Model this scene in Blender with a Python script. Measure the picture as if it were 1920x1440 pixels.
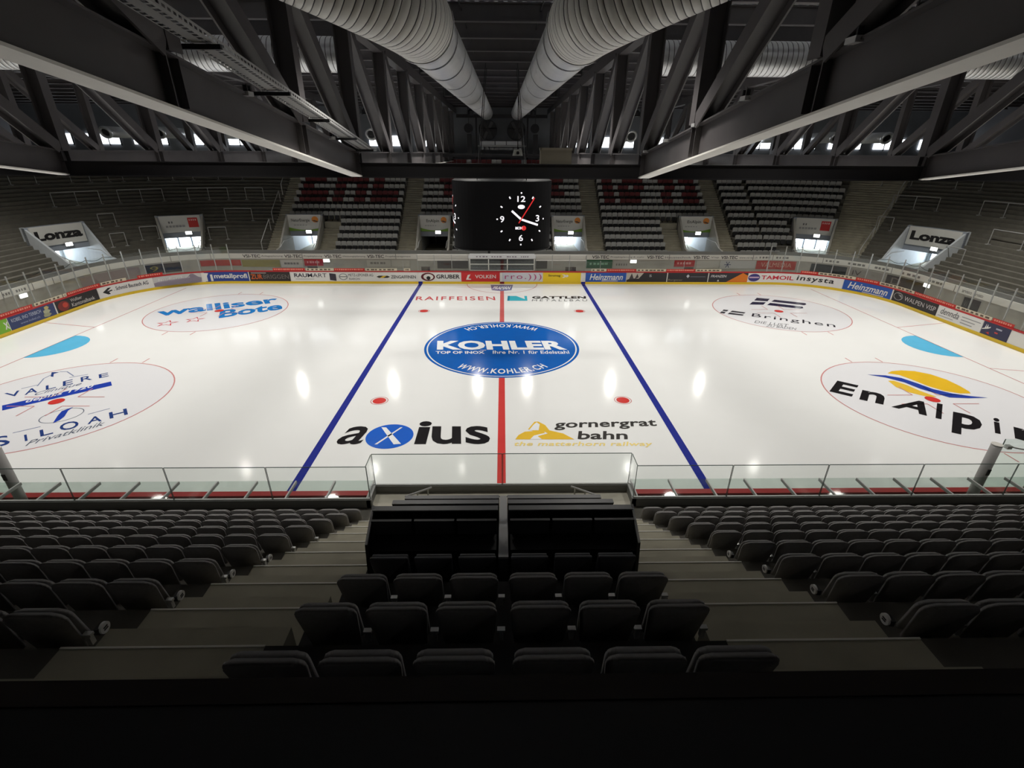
import bpy, math, random
from math import sin, cos, pi, radians, hypot, atan2, ceil, sqrt
from mathutils import Vector, Matrix
random.seed(7)
for o in list(bpy.data.objects): bpy.data.objects.remove(o)
scn = bpy.context.scene
COL = scn.collection

# ------------------------------------------------------------------ camera (metres; rink centre = origin, X along the rink, Y away)
CAM = Vector((0.058, -26.955, 10.242)); YAW, PIT, ROLL, FPX = 0.0204, -0.4405, 0.0069, 919.7
FW = Vector((sin(YAW)*cos(PIT), cos(YAW)*cos(PIT), sin(PIT)))
_R = Vector((cos(YAW), -sin(YAW), 0)); _U = _R.cross(FW)
RT = _R*cos(ROLL)+_U*sin(ROLL); UP = _U*cos(ROLL)-_R*sin(ROLL)
cd = bpy.data.cameras.new('camera'); cam = bpy.data.objects.new('camera', cd); COL.objects.link(cam)
cd.sensor_width = 36; cd.lens = 36*FPX/1920; cd.clip_start = .05; cd.clip_end = 300
m = Matrix((RT, UP, -FW)).transposed().to_4x4(); m.translation = CAM; cam.matrix_world = m
scn.camera = cam
scn.view_settings.view_transform = 'Standard'; scn.view_settings.look = 'None'
scn.view_settings.exposure = 0.0; scn.view_settings.gamma = 1; scn.view_settings.use_curve_mapping = False
w = bpy.data.worlds.new('world'); scn.world = w; w.use_nodes = True
w.node_tree.nodes['Background'].inputs[0].default_value = (.60, .70, .85, 1)
w.node_tree.nodes['Background'].inputs[1].default_value = .25

def ray(x, y): return FW + RT*((x-960)/FPX) + UP*((720-y)/FPX)
def at(x, y, X=None, Y=None, Z=None):
    d = ray(x, y); i, v = (0, X) if X is not None else (1, Y) if Y is not None else (2, Z)
    return CAM + d*((v-CAM[i])/d[i])
def proj(p):
    d = Vector(p)-CAM; z = d.dot(FW)
    return 960+FPX*d.dot(RT)/z, 720-FPX*d.dot(UP)/z

# the roof's spotlights: (x, y) grid, all at one height (their housings are built further down)
LAMPS = [(x, 6.2) for x in (-30.5, -20.6, -10.3, -3.1, 3.1, 10.3, 20.6, 30.5)] + [(x, y) for y in (-3.0, -12.6) for x in (-30.5, -20.6, -10.3, -3.1, 3.1, 10.3, 20.6, 30.5)] + [(x, 22.3) for x in (-22, -12, -2.75, 2.75, 12, 22)]  # both rows short of centre are unseen, added to even the ice light
LAMP_Z, LAMP_W = 13.0, 2500.
def add_spot(x, y):
    ld = bpy.data.lights.new('spot_light', 'SPOT'); ld.energy = LAMP_W*(.62 if y > 10 else .58 if abs(x) < 8 and y > 0 else .6 if abs(x) < 8 else 1.0 if abs(x) < 19 else 1.12 if abs(x) < 25 else 1.15)*(.62 if y < 0 else 1.); ld.color = (1, .965, .90)
    ld.shadow_soft_size = .16 if y > 10 else .3 if y > 0 else .45; ld.spot_size = radians(132 if y < 10 else 84); ld.spot_blend = .9
    lo = bpy.data.objects.new('spot_light', ld); COL.objects.link(lo); lo.location = (x, y, LAMP_Z)
    tgt = Vector((x, y if y < 10 else 9, 0))
    lo.rotation_euler = (tgt-lo.location).to_track_quat('-Z', 'Y').to_euler()
    return lo

# ------------------------------------------------------------------ materials
MATS = {}
def mat(name, col=(.5, .5, .5), rough=.6, metal=0., noise=0., nscale=3., bump=0., emit=0., spec=.5):
    if name in MATS: return MATS[name]
    mt = bpy.data.materials.new(name); mt.use_nodes = True; nt = mt.node_tree; b = nt.nodes['Principled BSDF']
    b.inputs['Base Color'].default_value = (*col, 1); b.inputs['Roughness'].default_value = rough
    b.inputs['Metallic'].default_value = metal; b.inputs['Specular IOR Level'].default_value = spec
    if emit: b.inputs['Emission Color'].default_value = (*col, 1); b.inputs['Emission Strength'].default_value = emit
    if noise or bump:
        tc = nt.nodes.new('ShaderNodeTexCoord'); n = nt.nodes.new('ShaderNodeTexNoise')
        n.inputs['Scale'].default_value = nscale; n.inputs['Detail'].default_value = 5
        geo = nt.nodes.new('ShaderNodeNewGeometry'); nt.links.new(geo.outputs['Position'], n.inputs['Vector'])
        if noise:
            r = nt.nodes.new('ShaderNodeMapRange'); r.inputs['From Min'].default_value = .25; r.inputs['From Max'].default_value = .75
            r.inputs['To Min'].default_value = 1-noise; r.inputs['To Max'].default_value = 1+noise
            nt.links.new(n.outputs['Fac'], r.inputs['Value'])
            mx = nt.nodes.new('ShaderNodeMix'); mx.data_type = 'RGBA'; mx.blend_type = 'MULTIPLY'; mx.inputs['Factor'].default_value = 1
            mx.inputs['A'].default_value = (*col, 1); nt.links.new(r.outputs['Result'], mx.inputs['B'])
            nt.links.new(mx.outputs['Result'], b.inputs['Base Color'])
        if bump:
            bp = nt.nodes.new('ShaderNodeBump'); bp.inputs['Strength'].default_value = bump; bp.inputs['Distance'].default_value = .02
            nt.links.new(n.outputs['Fac'], bp.inputs['Height']); nt.links.new(bp.outputs['Normal'], b.inputs['Normal'])
    MATS[name] = mt; return mt
def glass_mat(name, tint, gloss=.06):
    if name in MATS: return MATS[name]
    mt = bpy.data.materials.new(name); mt.use_nodes = True; nt = mt.node_tree
    for n in list(nt.nodes): nt.nodes.remove(n)
    out = nt.nodes.new('ShaderNodeOutputMaterial'); mx = nt.nodes.new('ShaderNodeMixShader')
    t = nt.nodes.new('ShaderNodeBsdfTransparent'); t.inputs[0].default_value = (*tint, 1)
    g = nt.nodes.new('ShaderNodeBsdfGlossy'); g.inputs['Roughness'].default_value = .04
    lw = nt.nodes.new('ShaderNodeLayerWeight'); lw.inputs['Blend'].default_value = .5
    pw = nt.nodes.new('ShaderNodeMath'); pw.operation = 'POWER'; pw.inputs[1].default_value = 5.
    ma = nt.nodes.new('ShaderNodeMath'); ma.operation = 'MULTIPLY_ADD'; ma.inputs[1].default_value = .6; ma.inputs[2].default_value = gloss*.5
    nt.links.new(lw.outputs['Facing'], pw.inputs[0]); nt.links.new(pw.outputs[0], ma.inputs[0]); nt.links.new(ma.outputs[0], mx.inputs[0]); nt.links.new(t.outputs[0], mx.inputs[1]); nt.links.new(g.outputs[0], mx.inputs[2])
    nt.links.new(mx.outputs[0], out.inputs[0]); MATS[name] = mt; return mt
def srgb(r, g, b):
    f = lambda c: ((c/255+.055)/1.055)**2.4 if c > 10 else c/255/12.92
    return (f(r), f(g), f(b))
def paint(r, g, b, rough=.45): return mat('paint_%d_%d_%d' % (r, g, b), srgb(r, g, b), rough)
def ink(r, g, b): return mat('ice_ink_%d_%d_%d' % (r, g, b), srgb(r, g, b), .12, noise=.05, nscale=1.2, spec=.085)

M_ICE = mat('ice', (.80, .805, .795), .11, noise=.018, nscale=.35, spec=.085)
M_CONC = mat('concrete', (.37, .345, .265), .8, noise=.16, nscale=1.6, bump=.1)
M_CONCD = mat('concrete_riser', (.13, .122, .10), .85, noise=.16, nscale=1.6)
M_WALL = mat('wall_concrete', (.40, .385, .34), .8, noise=.10, nscale=1.0)
M_DARK = mat('dark_steel', (.012, .011, .013), .5, noise=.15, nscale=2)
M_STEEL = mat('truss_paint', (.085, .078, .080), .42, noise=.12, nscale=1.5)
M_FLANGE = mat('flange_paint', (.88, .86, .80), .55, noise=.05, nscale=1.5)
M_DECK = mat('roof_sheet', (.80, .82, .86), .5, metal=0, noise=.1, nscale=2)
M_DUCT = mat('galvanised_duct', (.72, .73, .74), .36, metal=.55, noise=.06, nscale=3)
M_SEAM = mat('duct_seam', (.05, .05, .055), .6)
M_GALV = mat('galvanised', (.46, .46, .45), .45, metal=.3)
M_SEATN = mat('seat_fabric', (.25, .24, .235), .75, noise=.1, nscale=30)
M_SEATP = mat('seat_pad_fabric', (.29, .28, .275), .8, noise=.1, nscale=30)
M_BLACK = mat('black_plastic', (.012, .012, .014), .45)
M_BLACKF = mat('black_fabric', (.055, .057, .066), .6)
M_METAL = mat('light_metal', (.62, .62, .61), .35, metal=.6)
M_CAP = mat('hinge_cap', (.85, .84, .82), .5)
M_SEATG = mat('seat_grey', (.40, .40, .38), .45)
M_SEATR = mat('seat_red', (.12, .008, .010), .45)
M_GLASS = glass_mat('glass_clear', (.955, .97, .962))
M_GLASS2 = glass_mat('canopy_glass', (.84, .885, .862))
M_GEDGE = mat('glass_edge', (.10, .15, .13), .3)
M_WHITE = paint(225, 222, 215); M_YEL = paint(226, 190, 40); M_RED = paint(176, 32, 36); M_REDR = paint(196, 44, 36)
M_LAMP = mat('lamp_white', (1, 1, .96), .5, emit=6)
M_DAY = mat('daylight_glass', (.80, .90, 1.), .3, emit=8.)
M_DAY2 = mat('clerestory_glass', (.9, .95, 1.), .3, emit=4.)
M_CREAM = paint(214, 205, 180)
M_BLUEW = mat('vomitory_wall', (.50, .53, .55), .6, noise=.06, nscale=2)

# ------------------------------------------------------------------ mesh helpers
class MB:
    def __init__(s): s.v = []; s.f = []; s.mi = []; s.cur = 0
    def add(s, vs, fs):
        b = len(s.v); s.v += [tuple(v) for v in vs]
        for f in fs: s.f.append(tuple(b+i for i in f)); s.mi.append(s.cur)
        return s
    def m(s, i): s.cur = i; return s
    def box(s, x0, y0, z0, x1, y1, z1):
        return s.hexa([(x0, y0, z0), (x1, y0, z0), (x1, y1, z0), (x0, y1, z0), (x0, y0, z1), (x1, y0, z1), (x1, y1, z1), (x0, y1, z1)])
    def hexa(s, p): return s.add(p, [(3, 2, 1, 0), (4, 5, 6, 7), (0, 1, 5, 4), (1, 2, 6, 5), (2, 3, 7, 6), (3, 0, 4, 7)])
    def beam(s, p, q, wd, ht, up=(0, 0, 1)):
        p, q, up = Vector(p), Vector(q), Vector(up); d = (q-p).normalized(); sd = d.cross(up).normalized(); u = sd.cross(d)
        a, b = sd*wd/2, u*ht/2
        return s.hexa([p-a-b, p+a-b, q+a-b, q-a-b, p-a+b, p+a+b, q+a+b, q-a+b])
    def tube(s, pts, r, n=8, caps=True):
        pts = [Vector(p) for p in pts]; rs = r if isinstance(r, (list, tuple)) else [r]*len(pts); rings = []
        ref = None
        for i, p in enumerate(pts):
            d = (pts[min(i+1, len(pts)-1)]-pts[max(i-1, 0)]).normalized()
            if ref is None: ref = Vector((0, 0, 1)) if abs(d.z) < .9 else Vector((1, 0, 0))
            a = d.cross(ref).normalized(); b = a.cross(d); ref = b
            rings.append([p+(a*cos(2*pi*k/n)+b*sin(2*pi*k/n))*rs[i] for k in range(n)])
        vs = [v for rg in rings for v in rg]; fs = []
        for i in range(len(pts)-1):
            for k in range(n): fs.append((i*n+k, i*n+(k+1) % n, (i+1)*n+(k+1) % n, (i+1)*n+k))
        if caps: fs += [tuple(range(n))[::-1], tuple(range((len(pts)-1)*n, len(pts)*n))]
        return s.add(vs, fs)
    def prism(s, pts, dz):     # polygon (list of 3d) extruded by vector dz
        n = len(pts); dz = Vector(dz); P = [Vector(p) for p in pts]
        return s.add(P+[p+dz for p in P], [tuple(range(n))[::-1], tuple(range(n, 2*n))]+[(i, (i+1) % n, n+(i+1) % n, n+i) for i in range(n)])
    def poly(s, pts): return s.add(pts, [tuple(range(len(pts)))])
    def mesh(s, name, mats, smooth=False):
        me = bpy.data.meshes.new(name); me.from_pydata(s.v, [], s.f)
        for mt in (mats if isinstance(mats, (list, tuple)) else [mats]): me.materials.append(mt)
        if any(s.mi): me.polygons.foreach_set('material_index', s.mi)
        if smooth: me.polygons.foreach_set('use_smooth', [True]*len(s.f))
        me.update(); return me
    def build(s, name, mats, parent=None, smooth=False): return obj(name, s.mesh(name, mats, smooth), parent)
def obj(name, me, parent=None, loc=None, rz=0):
    o = bpy.data.objects.new(name, me); COL.objects.link(o)
    if parent is not None: o.parent = parent
    if loc is not None: o.location = loc
    if rz: o.rotation_euler = (0, 0, rz)
    return o
def empty(name, loc=(0, 0, 0), rz=0):
    o = bpy.data.objects.new(name, None); COL.objects.link(o); o.location = loc; o.rotation_euler = (0, 0, rz); o.empty_display_size = .2; return o
def tag(o, label=None, cat=None, group=None, kind=None):
    if label: o['label'] = label
    if cat: o['category'] = cat
    if group: o['group'] = group
    if kind: o['kind'] = kind
    return o
def struct(o): o['kind'] = 'structure'; return o
def copy_tree(o, loc=None, rz=None):
    c = o.copy(); COL.objects.link(c)
    if loc is not None: c.location = loc
    if rz is not None: c.rotation_euler = (0, 0, rz)
    for ch in o.children:
        d = ch.copy(); COL.objects.link(d); d.parent = c
        for g in ch.children:
            e = g.copy(); COL.objects.link(e); e.parent = d
    return c
def bevel_mesh(me, w_, seg=2):
    import bmesh
    b = bmesh.new(); b.from_mesh(me); bmesh.ops.bevel(b, geom=b.edges[:], offset=w_, segments=seg, affect='EDGES', clamp_overlap=True)
    b.to_mesh(me); b.free(); return me

# ------------------------------------------------------------------ lettering: glyph outlines filled to flat meshes
_TX = {}
def glyphs(txt, bold=0., shear=0., space=1.):
    k = (txt, bold, shear, space)
    if k not in _TX:
        c = bpy.data.curves.new('lettering', 'FONT'); c.body = txt; c.offset = bold; c.shear = shear; c.space_character = space; c.resolution_u = 3
        c.fill_mode = 'FRONT'
        o = bpy.data.objects.new('lettering', c); COL.objects.link(o)
        me = bpy.data.meshes.new_from_object(o)
        vs = [v.co.copy() for v in me.vertices]; fs = [tuple(p.vertices) for p in me.polygons]
        bpy.data.objects.remove(o); bpy.data.curves.remove(c); bpy.data.meshes.remove(me)
        x0 = min(v.x for v in vs); x1 = max(v.x for v in vs); y0 = min(v.y for v in vs); y1 = max(v.y for v in vs)
        _TX[k] = ([((v.x-x0)/(x1-x0), (v.y-y0)/(y1-y0)) for v in vs], fs, (x1-x0)/(y1-y0))
    return _TX[k]
def text(txt, fn, mt, parent, name='lettering', **kw):     # fn maps (u, v) in 0..1 to a point
    vs, fs, _ = glyphs(txt, **kw); return MB().add([fn(u, v) for u, v in vs], fs).build(name, mt, parent)

# ================================================================== SETTING: ice, ground, walls, roof
def rr(hx, hy, r, s):          # rounded rectangle, s from (0, +hy) clockwise: returns point and outward normal
    a = abs(s); g = 1 if s >= 0 else -1; L1 = hx-r; L2 = r*pi/2; L3 = 2*(hy-r)
    if a <= L1: return Vector((g*a, hy, 0)), Vector((0, 1, 0))
    a -= L1
    if a <= L2: t = a/r; return Vector((g*(hx-r+r*sin(t)), hy-r+r*cos(t), 0)), Vector((g*sin(t), cos(t), 0))
    a -= L2
    if a <= L3: return Vector((g*hx, hy-r-a, 0)), Vector((g, 0, 0))
    a -= L3
    if a <= L2: t = a/r; return Vector((g*(hx-r+r*cos(t)), -(hy-r)-r*sin(t), 0)), Vector((g*cos(t), -sin(t), 0))
    a -= L2
    return Vector((g*(hx-r-a), -hy, 0)), Vector((0, -1, 0))
HX, HY, CR = 30., 15., 7.
HALF = (HX-CR)*2+CR*pi+2*(HY-CR)
def board(s, z=0., off=0.):
    p, n = rr(HX, HY, CR, s); return Vector((p.x+n.x*off, p.y+n.y*off, z))
def srange(s0, s1, lim, step=.5):     # dense only where the path bends
    out = [s0]; n = max(1, int(ceil((s1-s0)/step)))
    for i in range(1, n): out.append(s0+(s1-s0)*i/n)
    return out+[s1]

ring = [board(-HALF+2*HALF*i/240) for i in range(240)]
ice = struct(MB().prism([(p.x, p.y, -.03) for p in ring], (0, 0, .03)).build('floor', M_ICE))
ice['label'] = 'white painted ice of the hockey rink'
struct(MB().box(-58, -34, -.25, 58, 40, -.04).build('floor_slab', M_CONC))
struct(MB().box(-58, 34, -.04, 58, 34.3, 15.4).build('wall_far', mat('far_wall', (.20, .205, .22), .8, noise=.08, nscale=1)))
struct(MB().box(-52, -32, -.04, -51.7, 34, 15.4).build('wall_left', mat('side_wall', (.13, .13, .14), .85)))
struct(MB().box(51.7, -32, -.04, 52, 34, 15.4).build('wall_right', mat('side_wall')))
struct(MB().box(-52, -32.3, -.04, 52, -32, 15.4).build('wall_near', mat('side_wall')))
ceil_ = struct(MB().box(-52, -32.3, 15.25, 52, 34.3, 15.5).build('ceiling', M_DECK))
mb = MB(); prof = []
x = -30.
while x < 30: prof += [(x, 15.08), (x+.16, 15.08), (x+.2, 15.2), (x+.3, 15.2)]; x += .34
vs = [(a, -31.9, b) for a, b in prof]+[(a, 33.9, b) for a, b in prof]; n = len(prof)
mb.add(vs, [(i, i+1, n+i+1, n+i) for i in range(n-1)]); tag(mb.build('corrugated_sheet', M_DECK, ceil_), kind='stuff')
pm = MB().box(-51, -.14, 14.5, 51, .14, 14.53).box(-51, -.02, 14.5, 51, .02, 15.06).box(-51, -.14, 15.03, 51, .14, 15.06).mesh('purlin', M_STEEL)
for i in range(22): obj('purlin', pm, ceil_, (0, -28.2+2.85*i, 0))

# ------------------------------------------------------------------ markings on the ice (children of the ice)
def flat(name, pts, mt, z=.004): return MB().poly([(p[0], p[1], z) for p in pts]).build(name, mt, ice)
def rect(name, x0, y0, x1, y1, mt, z=.004): return flat(name, [(x0, y0), (x1, y0), (x1, y1), (x0, y1)], mt, z)
def disc(name, c, r, mt, z=.004, n=48): return flat(name, [(c[0]+r*cos(2*pi*i/n), c[1]+r*sin(2*pi*i/n)) for i in range(n)], mt, z)
def annulus(name, c, r0, r1, mt, z=.004, a0=0., a1=2*pi, n=64):
    v = []
    for i in range(n+1):
        a = a0+(a1-a0)*i/n; v += [(c[0]+r0*cos(a), c[1]+r0*sin(a), z), (c[0]+r1*cos(a), c[1]+r1*sin(a), z)]
    return MB().add(v, [(2*i, 2*i+1, 2*i+3, 2*i+2) for i in range(n)]).build(name, mt, ice)
def icept(x, y): return at(x, y, Z=0)
def icetext(txt, bl, br, tl, mt, z=.008, **kw):   # baseline left / right and top left as seen on the ice
    a, b, c = icept(*bl), icept(*br), icept(*tl); e, h = b-a, c-a
    return text(txt, lambda u, v: (a.x+e.x*u+h.x*v, a.y+e.y*u+h.y*v, z), mt, ice, **kw)
def icepoly(name, px, mt, z=.006): return flat(name, [icept(*p) for p in px], mt, z)
I_RED = ink(205, 62, 58); I_LRED = ink(202, 138, 138); I_BLUE = ink(44, 52, 140); I_KOH = ink(22, 92, 178); I_BLK = ink(34, 32, 34); I_CREASE = ink(92, 182, 222); I_WHT = ink(232, 234, 236)
for s in (-1, 1):
    for y0, y1 in ((-14.98, 14.98),): rect('blue_line', s*7.0-.15, y0, s*7.0+.15, y1, I_BLUE)
    rect('goal_line', s*26-.03, -13.4, s*26+.03, 13.4, I_LRED)
    pts = [(s*26, 1.8), (s*26, -1.8)] if s < 0 else [(s*26, -1.8), (s*26, 1.8)]
    arc = [(s*(26-1.8*cos(t)), 1.8*sin(t)) for t in [(-pi/2+pi*i/16) for i in range(17)]]
    flat('goal_crease', arc if s < 0 else arc[::-1], I_CREASE)
    for sy in (-1, 1):
        disc('faceoff_dot', (s*5.56, 7*sy), .30, I_RED, .006); annulus('faceoff_dot_ring', (s*5.56, 7*sy), .36, .40, I_LRED)
        disc('faceoff_dot', (s*20, 7*sy), .30, I_RED, .012)
        annulus('faceoff_circle', (s*20, 7*sy), 4.47, 4.53, I_LRED)
        disc('faceoff_circle_field', (s*20, 7*sy), 4.46, mat('ice_logo_field', (.82, .82, .845), .2), .002, 64)
        for hx in (-.85, .85):
            for hy in (-1, 1): rect('hash_mark', s*20+hx-.03, 7*sy+hy*4.5-.0, s*20+hx+.03, 7*sy+hy*5.1, I_LRED)
        for hx in (-1, 1):
            for hy in (-1, 1):
                rect('faceoff_bracket', s*20+hx*.6, 7*sy+hy*.45-.025, s*20+hx*1.8, 7*sy+hy*.45+.025, I_LRED, .010)
                rect('faceoff_bracket', s*20+hx*.6-.025, 7*sy+hy*.45, s*20+hx*.6+.025, 7*sy+hy*1.35, I_LRED, .010)
    a = Vector((26, 6.9)); b = Vector((29.9, 8.6))
    flat('trapezoid_line', [(s*26, 3.35), (s*29.95, 4.3), (s*29.95, 4.36), (s*26, 3.41)], I_LRED)
    flat('trapezoid_line', [(s*26, -3.35), (s*29.95, -4.3), (s*29.95, -4.36), (s*26, -3.41)], I_LRED)
rect('centre_line', -.15, 4.5, .15, 13.9, ink(206, 98, 96)); rect('centre_line', -.15, -14.98, .15, -4.5, ink(205, 66, 64))
disc('centre_logo_disc', (0, 0), 4.28, I_KOH, .004, 96)
annulus('centre_logo_ring', (0, 0), 4.36, 4.50, I_KOH, .004, n=96)
icetext('KOHLER', (819, 656), (1064, 656), (820, 639), I_WHT, bold=.045)
icetext('TOP OF INOX', (817, 663.5), (909, 663.5), (817, 658.5), I_WHT, bold=.03); rect('dash', -1.25, -.72, -.9, -.66, I_WHT, .008)
icetext('Ihre Nr. 1 für Edelstahl', (924, 663.5), (1068, 663.5), (924, 657.5), I_WHT, bold=.015)
def arc_words(txt, r_out, h, amid, half, mt):           # letters upright towards the circle's centre side
    vs, fs, _ = glyphs(txt, bold=.02, space=1.15)
    MB().add([((r_out-h+h*(1-v))*cos(amid-half+2*half*u), (r_out-h+h*(1-v))*sin(amid-half+2*half*u), .008) for u, v in vs], fs).build('lettering', mt, ice)
arc_words('WWW.KOHLER.CH', 4.0, .62, -pi/2, .66, I_WHT)
arc_words('WWW.KOHLER.CH', 4.0, .62, pi/2, .66, I_WHT)
icetext('RAIFFEISEN', (779, 563), (929, 563), (781, 556), ink(198, 78, 84), bold=.012, space=1.25)
icepoly('teal_logo', [(951, 564), (989, 564), (988, 555), (983, 555), (984, 561), (968, 555), (952, 555)], ink(60, 178, 196))
icepoly('teal_logo_shade', [(951, 564), (955, 564), (956, 555), (952, 555)], ink(30, 130, 160), .009)
icetext('GATTLEN', (997, 560), (1099, 560), (998, 555.5), I_BLK, bold=.05, space=1.1)
icetext('METALLBAU', (997, 565), (1101, 565), (998, 561.5), ink(110, 110, 112), space=1.4)
icepoly('crest', [(922, 544), (940, 546), (959, 544), (962, 534), (920, 534)], ink(118, 120, 158)); icetext('PRAMAN', (923, 542.5), (957, 542.5), (925, 537), I_WHT, bold=.03, shear=.3)
annulus('referee_crease', (0, 15), 2.97, 3.03, I_LRED, .004, pi, 2*pi)
# axius
icetext('a', (627, 833.5), (676, 833.5), (652, 799.5), I_BLK, bold=.012, shear=.15)
c0 = icept(731, 817); R_ = (icept(775, 817)-c0).x
disc('blue_logo_disc', (c0.x, c0.y-.03), R_, ink(36, 96, 200))
icepoly('logo_stroke', [(715, 801.5), (724, 801.5), (752, 832.5), (738, 833.5)], I_WHT, .009); icepoly('logo_stroke', [(702, 833.5), (707, 833.5), (755, 801.5), (751, 801.5)], I_WHT, .009)
icetext('i', (775, 833), (800, 833), (788, 790), I_BLK, bold=.03); icetext('us', (808, 833), (920, 833), (811, 799), I_BLK, bold=.02)
# mountain railway
Y1 = ink(228, 186, 62)
icepoly('mountain_mark', [(966, 824), (1077, 824), (1056, 813), (1030, 807), (1022, 797), (1009, 790.5), (1002, 791), (990, 805), (1000, 808.5), (984, 809.5), (972, 816)], Y1)
icepoly('mountain_face', [(992, 807), (1010, 807), (1012, 796), (1006, 792), (1000, 797)], I_WHT, .009)
icepoly('mountain_path', [(994, 824), (1016, 824), (1008, 818), (1027, 813), (1020, 809.5), (1022, 812), (1001, 817)], I_WHT, .009)
icetext('gornergrat', (1039, 807), (1233, 803), (1041, 791), ink(62, 60, 58), bold=.022, space=1.02)
icetext('bahn', (1083, 824), (1177, 824), (1085, 808.5), ink(62, 60, 58), bold=.022)
icetext('the matterhorn railway', (963, 838.5), (1225, 838.5), (965, 828.5), ink(238, 214, 130), bold=.018, space=1.05, shear=.15)
# blue newspaper title and red star outlines
I_WB = ink(38, 122, 196)
icetext('walliser', (293, 594), (524, 567), (295, 581), I_WB, bold=.03)
icetext('Bote', (410, 597), (530, 580), (413, 582.5), I_WB, bold=.03)
for cx, cy, rr_ in ((313, 606.5, 20), (365, 599.5, 18)):
    c0 = icept(cx, cy); R0 = (icept(cx+rr_, cy)-c0).length; th0 = .25; o_, i_ = [], []
    for k in range(10):
        a = pi/2+th0+k*pi/5; q = R0*(1 if k % 2 == 0 else .42); o_.append((c0.x+q*cos(a), c0.y+q*sin(a), .008)); i_.append((c0.x+q*.74*cos(a), c0.y+q*.74*sin(a), .008))
    MB().add(o_+i_, [(k, (k+1) % 10, 10+(k+1) % 10, 10+k) for k in range(10)]).build('star_outline', ink(206, 74, 84), ice)
# clinics
I_NAV = ink(44, 66, 126); I_BAR = ink(40, 66, 168)
for ch, bl, br, tl in (('V', (13, 746), (42, 740), (8, 738)), ('A', (46, 741), (70, 735.5), (48, 731)), ('L', (86, 731.5), (105, 727), (86, 723.5)), ('E', (118, 724.5), (137, 720), (118, 715.5)), ('R', (152, 716.5), (173, 711.5), (151, 708)), ('E', (186, 709.5), (204, 705.5), (185, 702.5))): icetext(ch, bl, br, tl, I_NAV, bold=.008)
icetext('Clinique', (64, 743.5), (153, 723), (66, 736.5), ink(90, 100, 130), shear=.4)
icepoly('blue_bar', [(4, 770), (210, 723), (208, 715.5), (4, 760.5)], I_BAR, .006)
icetext('depuis 1920', (48, 757.5), (178, 727), (48, 749.5), I_WHT, .010, shear=.35, bold=.015)
icepoly('castle_mark', [(95, 706), (100, 707), (101, 701), (112, 698), (97, 698)], I_NAV)
for i_, (a, b) in enumerate((((70, 724), (82, 710)), ((82, 710), (96, 703)), ((112, 697), (126, 697)), ((126, 697), (138, 705)), ((40, 729), (70, 722)), ((130, 708), (165, 702)), ((165, 777), (206, 766)), ((24, 812), (76, 800)))):
    p, q = icept(*a), icept(*b); MB().beam((p.x, p.y, .004), (q.x, q.y, .004), .05, .006).build('hill_outline', ink(130, 140, 170), ice)
c0 = icept(116, 779); v = []; e = icept(158, 771)-c0; h = Vector((-e.y, e.x, 0))*.86
for i in range(49):
    a = 2*pi*i/48
    for q in (1, .955): p = c0+(e*cos(a)+h*sin(a))*q; v.append((p.x, p.y, .008))
MB().add(v, [(2*i, 2*i+1, 2*i+3, 2*i+2) for i in range(48)]).build('oval_ring', ink(100, 108, 124), ice)
icepoly('leaf_mark', [(99, 794), (108, 780), (116, 771), (138, 763), (128, 770), (121, 781), (112, 788)], I_BAR, .008)
for ch, bl, br, tl in (('S', (-13, 840), (20, 833), (-17, 822)), ('I', (47, 827.5), (52, 826.3), (45, 816)), ('L', (76, 819), (100, 813), (74, 807)), ('O', (113, 809.5), (149, 801), (111, 795.5)), ('A', (164, 796), (191, 789.5), (165, 784)), ('H', (206, 785.5), (240, 777), (204, 774))): icetext(ch, bl, br, tl, I_NAV, bold=.012)
icetext('Privatklinik', (47, 837), (197, 797), (50, 828), ink(96, 104, 120), shear=.4)
# plumbing supplier
I_IB = ink(40, 34, 62)
for px in ([(1405, 571), (1431, 571.5), (1436, 567), (1411, 566)], [(1414, 563.5), (1439, 565), (1443, 560.5), (1419, 558.5)], [(1438, 572), (1500, 579), (1506, 578), (1505, 575), (1444, 568)], [(1446, 565.5), (1508, 572.5), (1512, 571), (1510, 568.5), (1452, 562)]): icepoly('dark_bar', px, I_IB)
for px in ([(1349, 587), (1358, 588), (1361, 585), (1353, 584)], [(1354, 583), (1363, 584), (1366, 581.5), (1357, 580.5)], [(1364, 589), (1392, 592), (1395, 590), (1368, 586)], [(1369, 585), (1395, 588), (1398, 586), (1373, 582.5)]): icepoly('dark_bar', px, ink(62, 60, 66))
icetext('Bringhen', (1405, 595), (1566, 616), (1411, 587.5), ink(48, 46, 54), space=1.15, shear=-.1)
icetext('DIE LUST', (1414, 605.5), (1477, 613), (1417, 601), ink(120, 120, 122)); icetext('ZU BADEN', (1436, 612.5), (1492, 619), (1438, 608.5), ink(120, 120, 122))
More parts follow.
